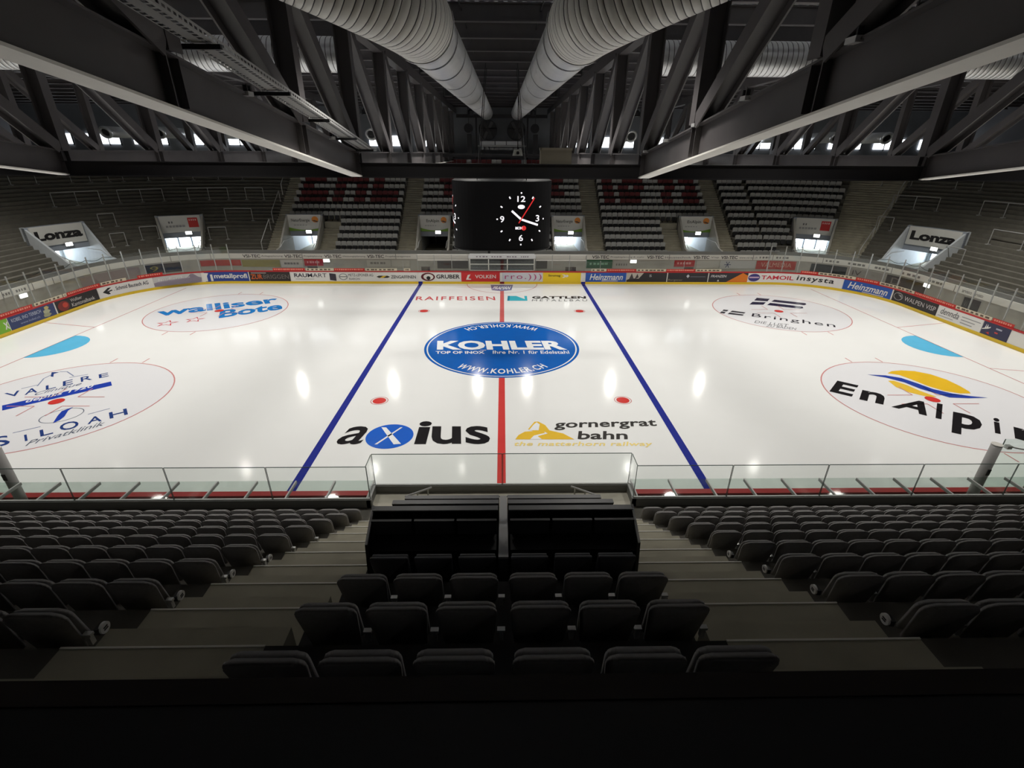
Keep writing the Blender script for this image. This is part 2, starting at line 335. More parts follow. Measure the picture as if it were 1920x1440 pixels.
# energy company
icepoly('yellow_sun', [(1664, 700), (1672, 696), (1690, 694.5), (1715, 696), (1745, 702), (1775, 712), (1800, 724), (1817, 734), (1820, 738), (1800, 738), (1770, 733), (1740, 724), (1710, 712), (1685, 703)], ink(226, 182, 46))
icepoly('yellow_sun', [(1665, 714), (1676, 714), (1700, 722), (1725, 733), (1757, 744.5), (1738, 744), (1705, 736), (1680, 726)], ink(226, 186, 66))
icepoly('blue_swoosh', [(1626, 702.5), (1660, 704), (1690, 709), (1720, 719), (1750, 730), (1785, 738), (1820, 743), (1852, 746), (1815, 747), (1780, 745.5), (1755, 738), (1725, 729), (1695, 717), (1660, 708)], ink(46, 68, 160), .010)
for ch, bl, br, tl in (('E', (1555, 734), (1597, 744), (1570, 714)), ('n', (1611, 749), (1656, 759), (1617, 731)), ('A', (1671, 763), (1738, 780), (1696, 745)), ('l', (1754, 784), (1765, 786.5), (1757, 756)), ('p', (1784, 811), (1842, 824), (1787, 772)), ('i', (1865, 812), (1877, 814.5), (1862, 783)), ('n', (1903, 822), (1962, 838), (1900, 800))): icetext(ch, bl, br, tl, I_BLK, .010, bold=.03)

# ================================================================== BOARDS round the rink
BD = [i/400*2*HALF-HALF for i in range(401)]
def px_to_s(px, z=.6, f=None):        # where a picture column meets the far boards
    f = f or (lambda s: board(s, z)); lo, hi = -42., 42.
    for _ in range(40):
        m_ = (lo+hi)/2
        if proj(f(m_))[0] < px: lo = m_
        else: hi = m_
    return (lo+hi)/2
def sweep(f, s0, s1, prof, step=.45, close=True):   # f(s, z, off); prof = [(off, z)]
    ss = srange(s0, s1, 0, step); n = len(prof); b = MB()
    vs = [f(s, z, o) for s in ss for o, z in prof]; fs = []
    for i in range(len(ss)-1):
        for k in range(n if close else n-1): fs.append((i*n+k, (i+1)*n+k, (i+1)*n+(k+1) % n, i*n+(k+1) % n))
    if close: fs += [tuple(range(n)), tuple(range((len(ss)-1)*n, len(ss)*n))[::-1]]
    return b.add(vs, fs)
boards = tag(empty('dasher_boards', (0, 0, 0)), 'white rink boards with yellow kick plate, red top rail and sponsor panels around the ice', 'rink boards')
sweep(board, -HALF, HALF, [(0, 0), (0, .20), (.16, .20), (.16, 0)]).build('kick_plate', M_YEL, boards)
sweep(board, -HALF, HALF, [(.02, .20), (.02, 1.0), (.16, 1.0), (.16, .20)]).build('board_core', M_WHITE, boards)
sweep(board, -HALF, HALF, [(-.02, 1.0), (-.02, 1.08), (.20, 1.08), (.20, 1.0)]).build('top_rail', M_RED, boards)
for s_ in (-7.0, 7.0): MB().box(s_-.18, 14.985, .02, s_+.18, 15.0, .2).build('blue_line_mark', I_BLUE, boards)
MB().box(-.18, 14.985, .02, .18, 15.0, .2).build('red_line_mark', mat('mark_red', srgb(120, 16, 20), .5), boards)
def bmap(s0, s1, z0, z1, off): return lambda u, v: board(s0+(s1-s0)*u, z0+(z1-z0)*v, off)
def shape(name, pts, fn, mt, parent):   # polygon given in u, v
    return MB().poly([fn(u, v) for u, v in pts]).build(name, mt, parent)
def circ(u, v, ru, rv, n=20): return [(u+ru*cos(2*pi*i/n), v+rv*sin(2*pi*i/n)) for i in range(n)]
W_, K_ = M_WHITE, paint(24, 22, 24)
def dashes(n, fn, mt, parent, u0, u1, v0, v1, seed=1):     # small print too far off to read: a run of thin marks
    r_ = random.Random(seed); b = MB(); u = u0; st_ = (u1-u0)/n
    for i in range(n):
        w_ = st_*r_.uniform(.45, .85); b.poly([fn(u, v0), fn(u+w_, v0), fn(u+w_, v1), fn(u, v1)]); u += st_
    return b.build('small_print', mt, parent)
PANELS = [   # picture columns, colour, [(text, u0, u1, v0, v1, colour, kw)], [(points, colour)]
 (-60, 16, (118, 176, 40), [], [([(.86, .2), (.9, .2), (1, .75), (.96, .75)], W_), ([(.86, .75), (.9, .75), (1, .2), (.96, .2)], W_)]),
 (18, 103, (44, 58, 104), [('KOBEL INO TERBICH', .05, .68, .55, .82, paint(190, 196, 214), {}), ('www.kobel.ch', .2, .62, .2, .38, paint(150, 160, 190), {})], [(circ(.82, .78, .06, .16, 5), paint(190, 170, 110)), (circ(.8, .5, .09, .2, 5), paint(170, 170, 140)), (circ(.79, .22, .1, .18, 5), paint(150, 150, 120))]),
 (106, 184, (26, 22, 24), [('Walliser', .34, .62, .56, .84, paint(205, 200, 196), {}), ('Kantonalbank', .34, .9, .14, .46, paint(205, 200, 196), {})], [(circ(.16, .45, .13, .42), paint(120, 30, 24)), (circ(.2, .5, .06, .22), paint(190, 60, 40))]),
 (185, 287, (222, 218, 214), [('. Schmid Bautech AG', .3, .92, .42, .78, paint(44, 44, 60), dict(bold=.015))], [([(.08, .5), (.2, .82), (.26, .8), (.17, .52), (.26, .58), (.27, .48), (.2, .42), (.22, .2), (.17, .22)], K_)]),
 (288, 378, (196, 192, 190), [('laudietshop', .1, .78, .3, .8, paint(230, 228, 226), dict(shear=.2))], [([(0, .06), (.98, .06), (1, .5), (.93, .62), (.84, .95), (.78, .95), (.7, .6), (.1, .5), (0, .4)], paint(132, 122, 134))]),
 (384, 466, (38, 62, 138), [('metallprofi', .2, .97, .18, .82, W_, dict(bold=.025))], [([(0, .05), (.05, .05), (.05, .6), (.09, .9), (.0, .95)], W_), ([(.12, .05), (.17, .05), (.17, .75), (.12, .75)], W_)]),
 (468, 544, (44, 36, 34), [('ZUR', .03, .32, .22, .74, paint(206, 96, 40), dict(bold=.02)), ('BRIGGEN', .34, .97, .26, .72, paint(112, 104, 100), {})], [([(.05, .84), (.42, .84), (.42, .92), (.05, .92)], paint(170, 160, 156))]),
 (545, 632, (224, 221, 216), [('RAUM', .08, .47, .44, .86, paint(44, 40, 56), dict(bold=.02)), ('ART', .48, .78, .44, .86, paint(60, 56, 70), {})], [([(.84, .88), (.98, .8), (.98, .04), (.84, .14)], paint(52, 46, 58)), ([(.1, .22), (.5, .22), (.5, .27), (.1, .27)], paint(150, 150, 150))]),
 (632.5, 702, (222, 219, 214), [('METZ-LEPONER AG', .3, .97, .54, .84, paint(50, 46, 54), {}), ('RARON', .32, .6, .16, .38, paint(50, 46, 54), {})], [(circ(.16, .5, .12, .36), paint(150, 150, 150)), (circ(.16, .5, .09, .27), W_), ([(.05, .46), (.27, .46), (.27, .55), (.05, .55)], paint(120, 120, 120))]),
 (702.5, 783, (222, 219, 214), [('ZENGAFFINEN', .38, .96, .32, .66, paint(50, 46, 50), dict(bold=.015))], [([(.04, .5), (.1, .62), (.3, .62), (.36, .5), (.3, .38), (.1, .38)], paint(40, 34, 24)), ([(.12, .4), (.2, .6), (.28, .6), (.2, .4)], paint(214, 176, 30))]),
 (787, 864.5, (224, 222, 218), [('GRUBER', .4, .97, .32, .76, paint(36, 32, 38), dict(bold=.025))], [(circ(.2, .5, .17, .45), paint(90, 22, 30)), (circ(.21, .5, .12, .32), W_), (circ(.21, .38, .05, .2), K_)]),
 (865, 937, (198, 40, 42), [('VOLKEN', .36, .9, .36, .74, W_, dict(bold=.01))], [([(.12, .2), (.25, .2), (.25, .3), (.18, .34), (.24, .78), (.17, .72)], W_)]),
 (942, 1017, (206, 206, 212), [('rro.)))', .06, .98, .12, .86, paint(178, 70, 120), dict(space=1.2))], []),
 (1018, 1089, (232, 196, 30), [('Stromag', .14, .46, .5, .8, paint(60, 50, 20), dict(bold=.01))], [([(.5, .45), (.56, .45), (.64, .62), (.56, .8), (.5, .8), (.57, .62)], W_), ([(.6, .5), (.64, .5), (.68, .64), (.64, .76), (.6, .76), (.64, .64)], W_)]),
 (1098, 1174, (38, 84, 168), [('Heinzmann', .1, .92, .2, .86, W_, dict(bold=.015, shear=.25))], [([(.4, .08), (.8, .08), (.8, .14), (.4, .14)], W_)]),
 (1175, 1250, (44, 40, 42), [('S', .56, .62, .55, .8, paint(200, 200, 200), {})], [([(0, 1), (.42, 1), (.3, .35), (.1, .4), (0, .2)], paint(190, 180, 168)), ([(.06, .3), (.12, .95), (.18, .3)], paint(70, 60, 60)), ([(.2, .3), (.26, .9), (.3, .5)], paint(70, 60, 60))]),
 (1252, 1327, (44, 40, 44), [('Burgener', .02, .38, .08, .34, paint(150, 140, 120), {}), ], [([(.56, .54), (.94, .54), (.94, .62), (.56, .62)], paint(96, 96, 104)), (circ(.5, .64, .04, .2, 4), paint(190, 190, 196))]),
 (1329, 1402, (44, 42, 48), [('FRANZEN', .05, .45, .52, .78, paint(214, 210, 210), dict(bold=.01, shear=.2))], [([(.46, .0), (.86, 1), (1, .7), (1, .0)], paint(220, 120, 30)), ([(.22, .08), (.25, .3), (.28, .08)], W_)]),
 (1402, 1490, (226, 222, 218), [('TAMOIL', .3, .98, .3, .74, paint(196, 40, 62), dict(bold=.02))], [(circ(.14, .5, .13, .42), paint(58, 52, 120)), ([(.03, .45), (.25, .45), (.25, .6), (.03, .6)], paint(200, 170, 196))]),
 (1490, 1580, (226, 222, 218), [('insysta', .04, .82, .2, .86, paint(34, 30, 34), dict(bold=.02, space=1.15, shear=.1))], []),
 (1581, 1671, (38, 84, 168), [('Heinzmann', .1, .92, .2, .86, W_, dict(bold=.015, shear=.25))], [([(.4, .06), (.85, .06), (.85, .12), (.4, .12)], W_)]),
 (1674, 1757, (36, 32, 34), [('WALPEN VISP', .26, .97, .32, .72, paint(204, 200, 198), {})], [(circ(.12, .52, .1, .36), paint(150, 148, 146)), (circ(.12, .52, .085, .31), paint(36, 32, 34)), ([(.115, .84), (.125, .84), (.135, .5), (.105, .5)], paint(150, 148, 146))]),
 (1758, 1841, (222, 220, 216), [('dennda', .08, .5, .36, .88, paint(70, 70, 76), dict(shear=.2))], [([(.56, .66), (.96, .66), (.96, .73), (.56, .73)], paint(150, 150, 150)), ([(.56, .42), (.86, .42), (.86, .49), (.56, .49)], paint(150, 150, 150)), ([(.56, .18), (.82, .18), (.82, .25), (.56, .25)], paint(150, 150, 150)), ([(.04, .16), (.4, .16), (.4, .21), (.04, .21)], paint(150, 150, 150))]),
 (1842, 1965, (46, 46, 76), [], [([(.5, .64), (.72, .64), (.72, .76), (.5, .76)], paint(170, 170, 186)), ([(.02, .4), (.1, .5), (.12, .85), (.15, .5), (.18, .85), (.22, .6), (.3, .72), (.3, .62), (.22, .5), (.02, .34)], W_), ([(.2, .2), (.3, .3), (.34, .1)], paint(196, 50, 50)), ([(.5, .35), (.62, .35), (.62, .45), (.5, .45)], paint(206, 70, 60))]),
]
for x0, x1, colr, texts, shapes in PANELS:
    s0, s1 = px_to_s(x0), px_to_s(x1)
    pn = sweep(board, s0, s1, [(-.006, .205), (-.006, .995), (.02, .995), (.02, .205)]).build('sponsor_panel', paint(*colr), boards)
    for iq, (pts, mt) in enumerate(shapes): shape('logo_mark', pts, bmap(s0, s1, .205, .995, -.010-.002*iq), mt, pn)
    for t, u0, u1, v0, v1, mt, kw in texts:
        text(t, bmap(s0+(s1-s0)*u0, s0+(s1-s0)*u1, .205+.79*v0, .205+.79*v1, -.017), mt, pn, **kw)
# small strip signs standing on the top rail behind the glass
STRIPS = [(-20, 62, 0), (66, 118, 1), (120, 126, 1), (127, 188, 0), (190, 237, 1), (258, 305, 0), (511, 571, 0), (573, 625, 1), (626, 683, 0), (685, 744, 1), (757, 769, 1), (1109, 1137, 1), (1138, 1193, 0), (1194, 1249, 1), (1250, 1304, 0), (1305, 1353, 1), (1502, 1534, 0), (1535, 1604, 1), (1605, 1648, 0), (1649, 1713, 1), (1714, 1790, 0), (1791, 1858, 1), (1860, 1930, 0)]
for x0, x1, k in STRIPS:
    s0, s1 = px_to_s(x0, 1.2), px_to_s(x1, 1.2)
    st = sweep(board, s0, s1, [(.05, 1.085), (.05, 1.30), (.065, 1.30), (.065, 1.085)]).build('strip_sign', (M_REDR, M_CREAM)[k], boards)
    L = s1-s0
    dashes(max(3, int(L*(6 if k == 0 else 3))), bmap(s0+.1, s1-.1, 1.14, 1.25, .045), (paint(226, 150, 130), paint(96, 84, 70))[k], st, 0, 1, 0, 1, int(x0)+99)

# ------------------------------------------------------------------ shield glass on the boards (far side and ends), posts and net cable
scr = boards      # panes and posts are bolted to the boards
def pane(s0, s1, z1):
    sweep(board, s0, s1, [(.10, 1.08), (.10, z1), (.112, z1), (.112, 1.08)], .6).build('pane', M_GLASS, scr)
postm = {}
def gpost(s, z1, w_=.03):
    p, n = rr(HX, HY, CR, s)
    if (z1, w_) not in postm: postm[(z1, w_)] = MB().box(-w_, -.03, 1.08, w_, .03, z1).mesh('post', M_GALV)
    obj('post', postm[(z1, w_)], scr, (p.x+n.x*.15, p.y+n.y*.15, 0), atan2(-n.x, n.y))
s = -22.8
while s < 22.7: pane(s+.01, s+2.39, 1.95); s += 2.4
for s in (-22.8, -15.6, -8.4, 8.4, 15.6, 22.8): gpost(s, 1.95, .012)
cable = []
for sg in (-1, 1):
    s = 22.85
    while s < 52:
        pane(min(sg*s, sg*(s+1.2))+.01, max(sg*s, sg*(s+1.2))-.01, 3.05); gpost(sg*s, 3.25); s += 1.22
for sg in (-1, 1):
    pts = []
    s = 22.85
    while s < 50:
        for q in range(6): pts.append(board(sg*(s+1.22*q/6), 3.02-.16*sin(pi*q/6)*(1 if int(s) % 2 else .6), .2))
        s += 1.22
    tag(MB().tube(pts, .018, 5).build('net_cable', M_BLACK), 'black sagging net cable along the glass posts around the %s end' % ('star-logo' if sg < 0 else 'swoosh-logo'), 'cable')

# ================================================================== STANDS on the far side and ends: one bowl
def Sp(s, z=0., d=0.):
    a = abs(s); g = 1 if s >= 0 else -1
    if a <= 24: return Vector((g*a, 17.7+d, z))
    t = (a-24)/8
    if t <= pi/2: return Vector((g*(24+(8+d)*sin(t)), 9.7+(8+d)*cos(t), z))
    return Vector((g*(32+d), 9.7-(a-24-4*pi), z))
def Srot(s):
    a = abs(s)
    return 0 if a <= 24 else -(1 if s > 0 else -1)*min(pi/2, (a-24)/8)
def zrow(j): return 1.5+.555*j
def dn(j): return .8*j-.4
NROW = 14
terr = struct(empty('terrace_far')); terr['label'] = 'stepped concrete terraces of the far stand and ends'
def step_obj(s0, s1, j, sub=1, name='step', mt=M_CONC):
    for q in range(sub):
        d0 = dn(j)+.8*q/sub; d1 = d0+.8/sub+.02; z = zrow(j)-.555*(sub-1-q)/sub
        if j == 0: d0, d1, z = max(0, d0), dn(1)+.02, zrow(0)
        sweep(Sp, s0, s1, [(d0, z-.9), (d0, z), (d1, z), (d1, z-.9)], 1.0).build(name, mt, terr)
        if j == 0: break
def vom_s(px, z=4.2, d=3.3): return px_to_s(px, f=lambda s: Sp(s, z, d))
VOMS = []    # (s0, s1, kind)
for a, b, k in ((58, 160, 'lonza'), (299, 379, 'red'), (540, 604, 'nat'), (787, 843, 'ena'), (1036, 1093, 'nat'), (1274, 1334, 'ena'), (1489, 1563, 'red'), (1700, 1800, 'lonza')):
    VOMS.append((vom_s(a)-.12, vom_s(b)+.12, k))
V = VOMS
SE = 24+4*pi+16
# segments: (s0, s1, type) ; vomitories take rows 0-4 away
SEG = [(-SE, V[0][0], 'stand'), (V[0][0], V[0][1], 'vs'), (V[0][1], V[1][0], 'stand'), (V[1][0], V[1][1], 'vs'), (V[1][1], -21.3, 'stand'), (-21.3, V[2][0], 'stair'), (V[2][0], V[2][1], 'v'),
       (V[2][1], -15.1, 'lstair'), (-15.1, -9.5, 'seat'), (-9.5, V[3][0], 'stair'), (V[3][0], V[3][1], 'v'), (V[3][1], V[4][0], 'seat'), (V[4][0], V[4][1], 'v'), (V[4][1], 9.4, 'stair'),
       (9.4, 15.0, 'seat'), (15.0, V[5][0], 'lstair'), (V[5][0], V[5][1], 'v'), (V[5][1], 21.5, 'stair'), (21.5, 26.3, 'seat'), (26.3, V[6][0], 'lstair'), (V[6][0], V[6][1], 'v'),
       (V[6][1], V[6][1]+2.1, 'stair'), (V[6][1]+2.1, V[7][0], 'stand'), (V[7][0], V[7][1], 'vs'), (V[7][1], SE, 'stand')]
for s0, s1, k in SEG:
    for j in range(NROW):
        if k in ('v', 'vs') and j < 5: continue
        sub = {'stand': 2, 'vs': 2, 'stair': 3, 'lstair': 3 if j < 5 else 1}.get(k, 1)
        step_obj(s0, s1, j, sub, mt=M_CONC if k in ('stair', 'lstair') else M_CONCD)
sweep(Sp, -SE, SE, [(dn(NROW), 8.0), (dn(NROW), zrow(NROW)-.5), (20, zrow(NROW)-.5), (20, 8.0)], 1.0).build('top_walkway', M_CONC, terr)
# parapet wall with white ribbon and wall signs
par = struct(empty('wall_parapet')); par['label'] = 'concrete parapet wall of the far stand with a white sponsor ribbon'
sweep(Sp, -SE, SE, [(-.02, 0), (-.02, 1.62), (-.18, 1.62), (-.18, 0)], .7).build('wall_face', M_WALL, par)
sweep(Sp, -SE, SE, [(.0, 1.62), (.0, 2.06), (-.2, 2.06), (-.2, 1.62)], .7).build('ribbon', paint(232, 229, 222), par)
sweep(Sp, -SE, SE, [(.0, 2.06), (.0, 2.34), (-.16, 2.34), (-.16, 2.06)], .7).build('capping', mat('capping', (.20, .20, .19), .5), par)
smap = lambda s0, s1, z0, z1, off: (lambda u, v: Sp(s0+(s1-s0)*u, z0+(z1-z0)*v, off))
def rp(px, z=1.8): return px_to_s(px, f=lambda s: Sp(s, z, -.2))
for a, b, t in ((455, 488, 'VSI-TEC'), (490, 530, 'Anlageplanung'), (533, 566, 'VSI-TEC'), (570, 604, 'Projektplanung'), (608, 640, 'VSI-TEC'), (643, 685, 'Heizungsplanung'), (688, 720, 'VSI-TEC'), (723, 770, 'Projektmanagement'), (1110, 1142, 'VSI-TEC'), (1145, 1208, 'Projektplanung & mehr'), (1213, 1244, 'VSI-TEC'), (1247, 1296, 'Haustechnik'), (1300, 1330, 'VSI-TEC'), (1333, 1348, 'Visp'), (1352, 1383, 'VSI-TEC'), (1386, 1420, 'www.vsi-tec.ch'),
                (1804, 1822, 'arvato'), (1827, 1848, 'arvato'), (1854, 1878, 'arvato'), (1884, 1908, 'arvato')):
    big = t == 'VSI-TEC'
    text(t, smap(rp(a), rp(b), 1.70 if big else 1.74, 1.98 if big else 1.92, -.21), paint(60, 58, 58) if big else paint(112, 110, 108), par, bold=.02 if big else 0)
for a, b in ((3, 26), (30, 50), (1424, 1446), (1455, 1480), (1548, 1575), (1590, 1625), (1640, 1668), (1690, 1730), (1740, 1770)): dashes(4, smap(rp(a), rp(b), 1.76, 1.92, -.21), paint(130, 128, 124), par, 0, 1, 0, 1, a)
for px in (5, 62, 100, 205, 262, 320, 395, 567, 742, 1099, 1180, 1255, 1412, 1449, 1543, 1672, 1790): MB().hexa([tuple(Sp(rp(px)+a, z, o)) for z in (1.62, 2.06) for a, o in ((-.02, -.2), (.02, -.2), (.02, -.215), (-.02, -.215))]).build('ribbon_joint', paint(120, 118, 112), par)
for a, b, z0, z1, colr, t, tc in ((152, 262, .72, 1.5, (150, 136, 134), None, None), (273, 340, .75, 1.5, (46, 42, 42), '9', (150, 140, 60)), (376, 452, 1.0, 1.5, (176, 44, 40), None, None), (454, 525, .9, 1.5, (150, 142, 84), None, None), (527, 568, .85, 1.5, (196, 192, 186), '~', (130, 126, 122)), (571, 606, 1.0, 1.58, (176, 36, 44), '~', (220, 150, 150)), (688, 732, .95, 1.5, (186, 182, 172), '~', (130, 126, 120)), (735, 768, .95, 1.5, (186, 182, 172), None, None), (820, 879, .8, 1.6, (58, 52, 52), None, None), (1000, 1026, .8, 1.5, (66, 62, 58), None, None), (1028, 1058, .75, 1.5, (166, 162, 154), None, None), (1098, 1148, .85, 1.58, (28, 88, 56), '~', (130, 180, 150)), (1150, 1183, .8, 1.5, (176, 172, 166), '~', (120, 118, 112)), (1264, 1302, 1.0, 1.56, (182, 42, 44), '~', (226, 160, 156)), (1306, 1348, .85, 1.55, (186, 184, 176), None, None), (1350, 1416, .85, 1.55, (190, 190, 188), None, None), (1418, 1492, .8, 1.55, (176, 52, 46), 'VALMEDIA', (214, 170, 150)), (1520, 1587, .75, 1.5, (38, 46, 46), None, None), (1590, 1660, .75, 1.5, (150, 146, 140), 'IV', (90, 82, 80)), (1662, 1735, .65, 1.5, (58, 52, 50), 'D', (120, 110, 104)), (1806, 1902, .65, 1.5, (50, 48, 50), 'W', (110, 108, 108))):
    s0, s1 = rp(a, 1.2), rp(b, 1.2)
    sg_ = sweep(Sp, s0, s1, [(-.185, z0), (-.185, z1), (-.21, z1), (-.21, z0)], .7).build('wall_sign', paint(*colr), par)
    if t == '~': dashes(5, smap(s0+(s1-s0)*.15, s0+(s1-s0)*.85, (z0+z1)/2-.06, (z0+z1)/2+.12, -.22), paint(*tc), sg_, 0, 1, 0, 1, a)
    elif t: text(t, smap(s0+(s1-s0)*.12, s0+(s1-s0)*(.9 if len(t) > 3 else .35), z0+.2, z1-.15, -.22), paint(*tc), sg_)
# snowflake on a white wall sign
s0 = rp(1364, 1.2)
for k in range(3):
    a = k*pi/3; e = (.30*cos(a), .30*sin(a)); b = MB(); p, q = Sp(s0+e[0], 1.2+e[1], -.22), Sp(s0-e[0], 1.2-e[1], -.22); b.beam(p, q, .05, .02, (0, 1, 0)).build('snowflake_bar', paint(50, 60, 100), par)
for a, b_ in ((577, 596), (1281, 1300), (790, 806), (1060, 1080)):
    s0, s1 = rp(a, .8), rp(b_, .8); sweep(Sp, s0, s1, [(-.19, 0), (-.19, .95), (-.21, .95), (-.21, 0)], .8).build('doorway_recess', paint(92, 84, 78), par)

# ------------------------------------------------------------------ vomitories: side walls, sign, corridor, glazed doors, exit lamp
def exit_lamp(p, rz, where, w_=.5, h_=.28):
    t = tag(empty('exit_lamp', p, rz), 'glowing exit lamp ' + where, 'lamp', 'glowing exit lamps')
    MB().box(-w_/2, -.05, -h_/2, w_/2, .05, h_/2).build('lamp_housing', paint(200, 200, 198), t)
    MB().box(-w_/2+.01, -.075, -h_/2+.01, w_/2-.01, -.05, h_/2-.01).build('diffuser', M_LAMP, t)
NUM = ['first', 'second', 'third', 'fourth', 'fifth', 'sixth', 'seventh', 'eighth', 'ninth', 'tenth', 'eleventh', 'twelfth', 'thirteenth', 'fourteenth', 'fifteenth', 'sixteenth', 'seventeenth', 'eighteenth', 'nineteenth', 'twentieth']
NUM += ['twenty-'+q for q in NUM[:9]]+['thirtieth']+['thirty-'+q for q in NUM[:9]]
SIDE = {0: 'in the star-logo corner', 1: 'by the standing terrace', 2: 'beside the standing-terrace stairs', 3: 'beside the scoreboard above the VOLKEN panel', 4: 'beside the scoreboard above the yellow panel', 5: 'next to the curved block stairs', 6: 'at the curved seat block', 7: 'in the swoosh-logo corner'}
KINDN = {'lonza': 'white LONZA sign', 'red': 'white sign with a red square', 'nat': 'NaturEnergie sign with green base', 'ena': 'EnAlpin sign with green base'}
for i, (s0, s1, k) in enumerate(VOMS):
    v_ = struct(empty('wall_vomitory_%d' % (i+1))); v_['label'] = 'entrance tunnel cut into the terrace ' + SIDE[i]
    sm = (s0+s1)/2; rz = Srot(sm); hw = .12
    for se, sg in ((s0, 1), (s1, -1)):
        pr = [(0, 1.4), (0, 2.35), (.7, 2.45), (3.5, 5.0), (3.75, 5.0), (3.75, 1.4)]
        MB().prism([Sp(se, z, d) for d, z in pr], Sp(se+sg*.16, 0, 0)-Sp(se, 0, 0)).build('side_wall', M_WALL if k != 'lonza' else M_BLUEW, v_)
        MB().prism([Sp(se, z, d) for d, z in ((3.75, 1.4), (3.75, 3.6), (8.6, 3.6), (8.6, 1.4))], Sp(se+sg*.16, 0, 0)-Sp(se, 0, 0)).build('corridor_wall', M_BLUEW, v_)
        MB().tube([Sp(se+sg*.25, 2.5, .4), Sp(se+sg*.25, 2.9, 1.4), Sp(se+sg*.25, 2.9, 3.4)], .03, 6).build('handrail', M_METAL, v_)
    sweep(Sp, s0, s1, [(0, 1.4), (0, 1.5), (8.6, 1.5), (8.6, 1.4)], 1).build('tunnel_floor', M_CONC, v_)
    sweep(Sp, s0, s1, [(3.4, 3.5), (3.4, 3.62), (8.6, 3.62), (8.6, 3.5)], 1).build('tunnel_ceiling', M_BLUEW, v_)
    sweep(Sp, s0, s1, [(3.35, 3.05), (3.35, 4.98), (3.6, 4.98), (3.6, 3.05)], 1).build('lintel', mat('lintel', (.30, .33, .38), .6), v_)
    # doors
    dark = (i == 3)
    nP = 4; L = s1-s0-.4
    sweep(Sp, s0, s1, [(8.6, 1.4), (8.6, 3.6), (8.75, 3.6), (8.75, 1.4)], 1).build('door_wall', M_BLUEW, v_)
    for q in range(nP):
        a, b = s0+.2+L*q/nP+.05, s0+.2+L*(q+1)/nP-.05
        sweep(Sp, a, b, [(8.5, 1.55), (8.5, 3.0), (8.56, 3.0), (8.56, 1.55)], 2).build('glazed_door', paint(52, 54, 58) if dark else M_DAY, v_)
        sweep(Sp, a-.05, a-.01, [(8.45, 1.5), (8.45, 3.05), (8.56, 3.05), (8.56, 1.5)], 2).build('door_frame', paint(120, 128, 140), v_)
    # sign
    st = tag(empty('entrance_sign', (0, 0, 0)), KINDN[k] + ' over the tunnel ' + SIDE[i], 'sign')
    a, b = s0+.17, s1-.17
    zb, zt = 3.52, 4.95
    sweep(Sp, a, b, [(3.26, zb), (3.26, zt), (3.34, zt), (3.34, zb)], 1).build('sign_board', paint(205, 204, 198), st)
    f = smap(a, b, zb, zt, 3.245); f2 = smap(a, b, zb, zt, 3.235)
    def tx(t, u0, u1, v0, v1, mt, **kw): text(t, smap(a+(b-a)*u0, a+(b-a)*u1, zb+(zt-zb)*v0, zb+(zt-zb)*v1, 3.235), mt, st, **kw)
    if k == 'lonza': tx('LONZA' if False else 'Lonza', .06, .95, .28, .78, K_, bold=.05)
    elif k == 'red':
        MB().poly([f(.68, .28), f(.93, .28), f(.93, .86), f(.68, .86)]).build('red_square', paint(190, 26, 24), st)
        dashes(4, f2, paint(226, 170, 166), st, .71, .91, .68, .78, 3); dashes(2, f2, paint(96, 96, 96), st, .2, .34, .56, .68, 4); dashes(6, f2, paint(150, 150, 150), st, .12, .6, .32, .44, 5)
    else:
        MB().poly([f(0, 0)]+[f(q/12, .22-.16*sin(pi*q/12) if True else 0) for q in range(13)]+[f(1, 0)]).build('green_base', paint(118, 158, 56), st)
        c = circ(.82, .72, .10, .19, 18); MB().poly([f(*p) for p in c]).build('orange_disc', paint(216, 132, 40), st)
        MB().poly([f2(.72, .66), f2(.80, .68), f2(.9, .60), f2(.94, .64), f2(.88, .54), f2(.8, .6)]).build('disc_swoosh', paint(90, 60, 40), st)
        tx('NaturEnergie' if k == 'nat' else 'EnAlpin', .10 if k == 'nat' else .22, .66, .52, .76, paint(70, 70, 66), bold=.01)
        dashes(5, f2, paint(160, 160, 156), st, .16, .6, .34, .39, 6)
    p = Sp(sm+.3, 3.46, 3.14); exit_lamp(p, rz, 'under the tunnel sign ' + SIDE[i])
for px, wh in ((613, 'on the parapet wall beside a red wall sign'), (1187, 'on the parapet wall beside a green wall sign'), (40, 'on the parapet wall behind the lime green board panel'), (1741, 'on the parapet wall behind the black WALPEN board panel')):
    s_ = rp(px, 1.5); exit_lamp(Sp(s_, 1.48, -.28), Srot(s_), wh, .55, .26)

# ------------------------------------------------------------------ far seats
def far_seat_mesh(name, mt):
    b = MB(); ww = .235; r = .08
    out = [(-ww, 0, .46)]+[(-ww+r-r*cos(t), 0, .80+r*sin(t)) for t in (0, pi/6, pi/3, pi/2)]+[(ww-r+r*sin(t), 0, .80+r*cos(t)) for t in (0, pi/6, pi/3, pi/2)]+[(ww, 0, .46)]
    b.m(0).prism([(x, y+.10*(z-.46), z) for x, y, z in out], (0, .04, 0))
    b.m(1).prism([(-.20, -.13, .16), (.20, -.13, .16), (.20, -.10, .48), (.16, -.09, .52), (-.16, -.09, .52), (-.20, -.10, .48)], (0, .06, 0))
    b.box(-.03, -.02, 0, .03, .05, .5)
    return b.mesh(name, [mt, M_BLACK])
FS = {'grey': far_seat_mesh('stadium_seat', M_SEATG), 'red': far_seat_mesh('stadium_seat_red', M_SEATR)}
ORD = ['front', 'second', 'third', 'fourth', 'fifth', 'sixth', 'seventh', 'eighth', 'ninth', 'tenth', 'eleventh', 'twelfth', 'thirteenth', 'fourteenth']
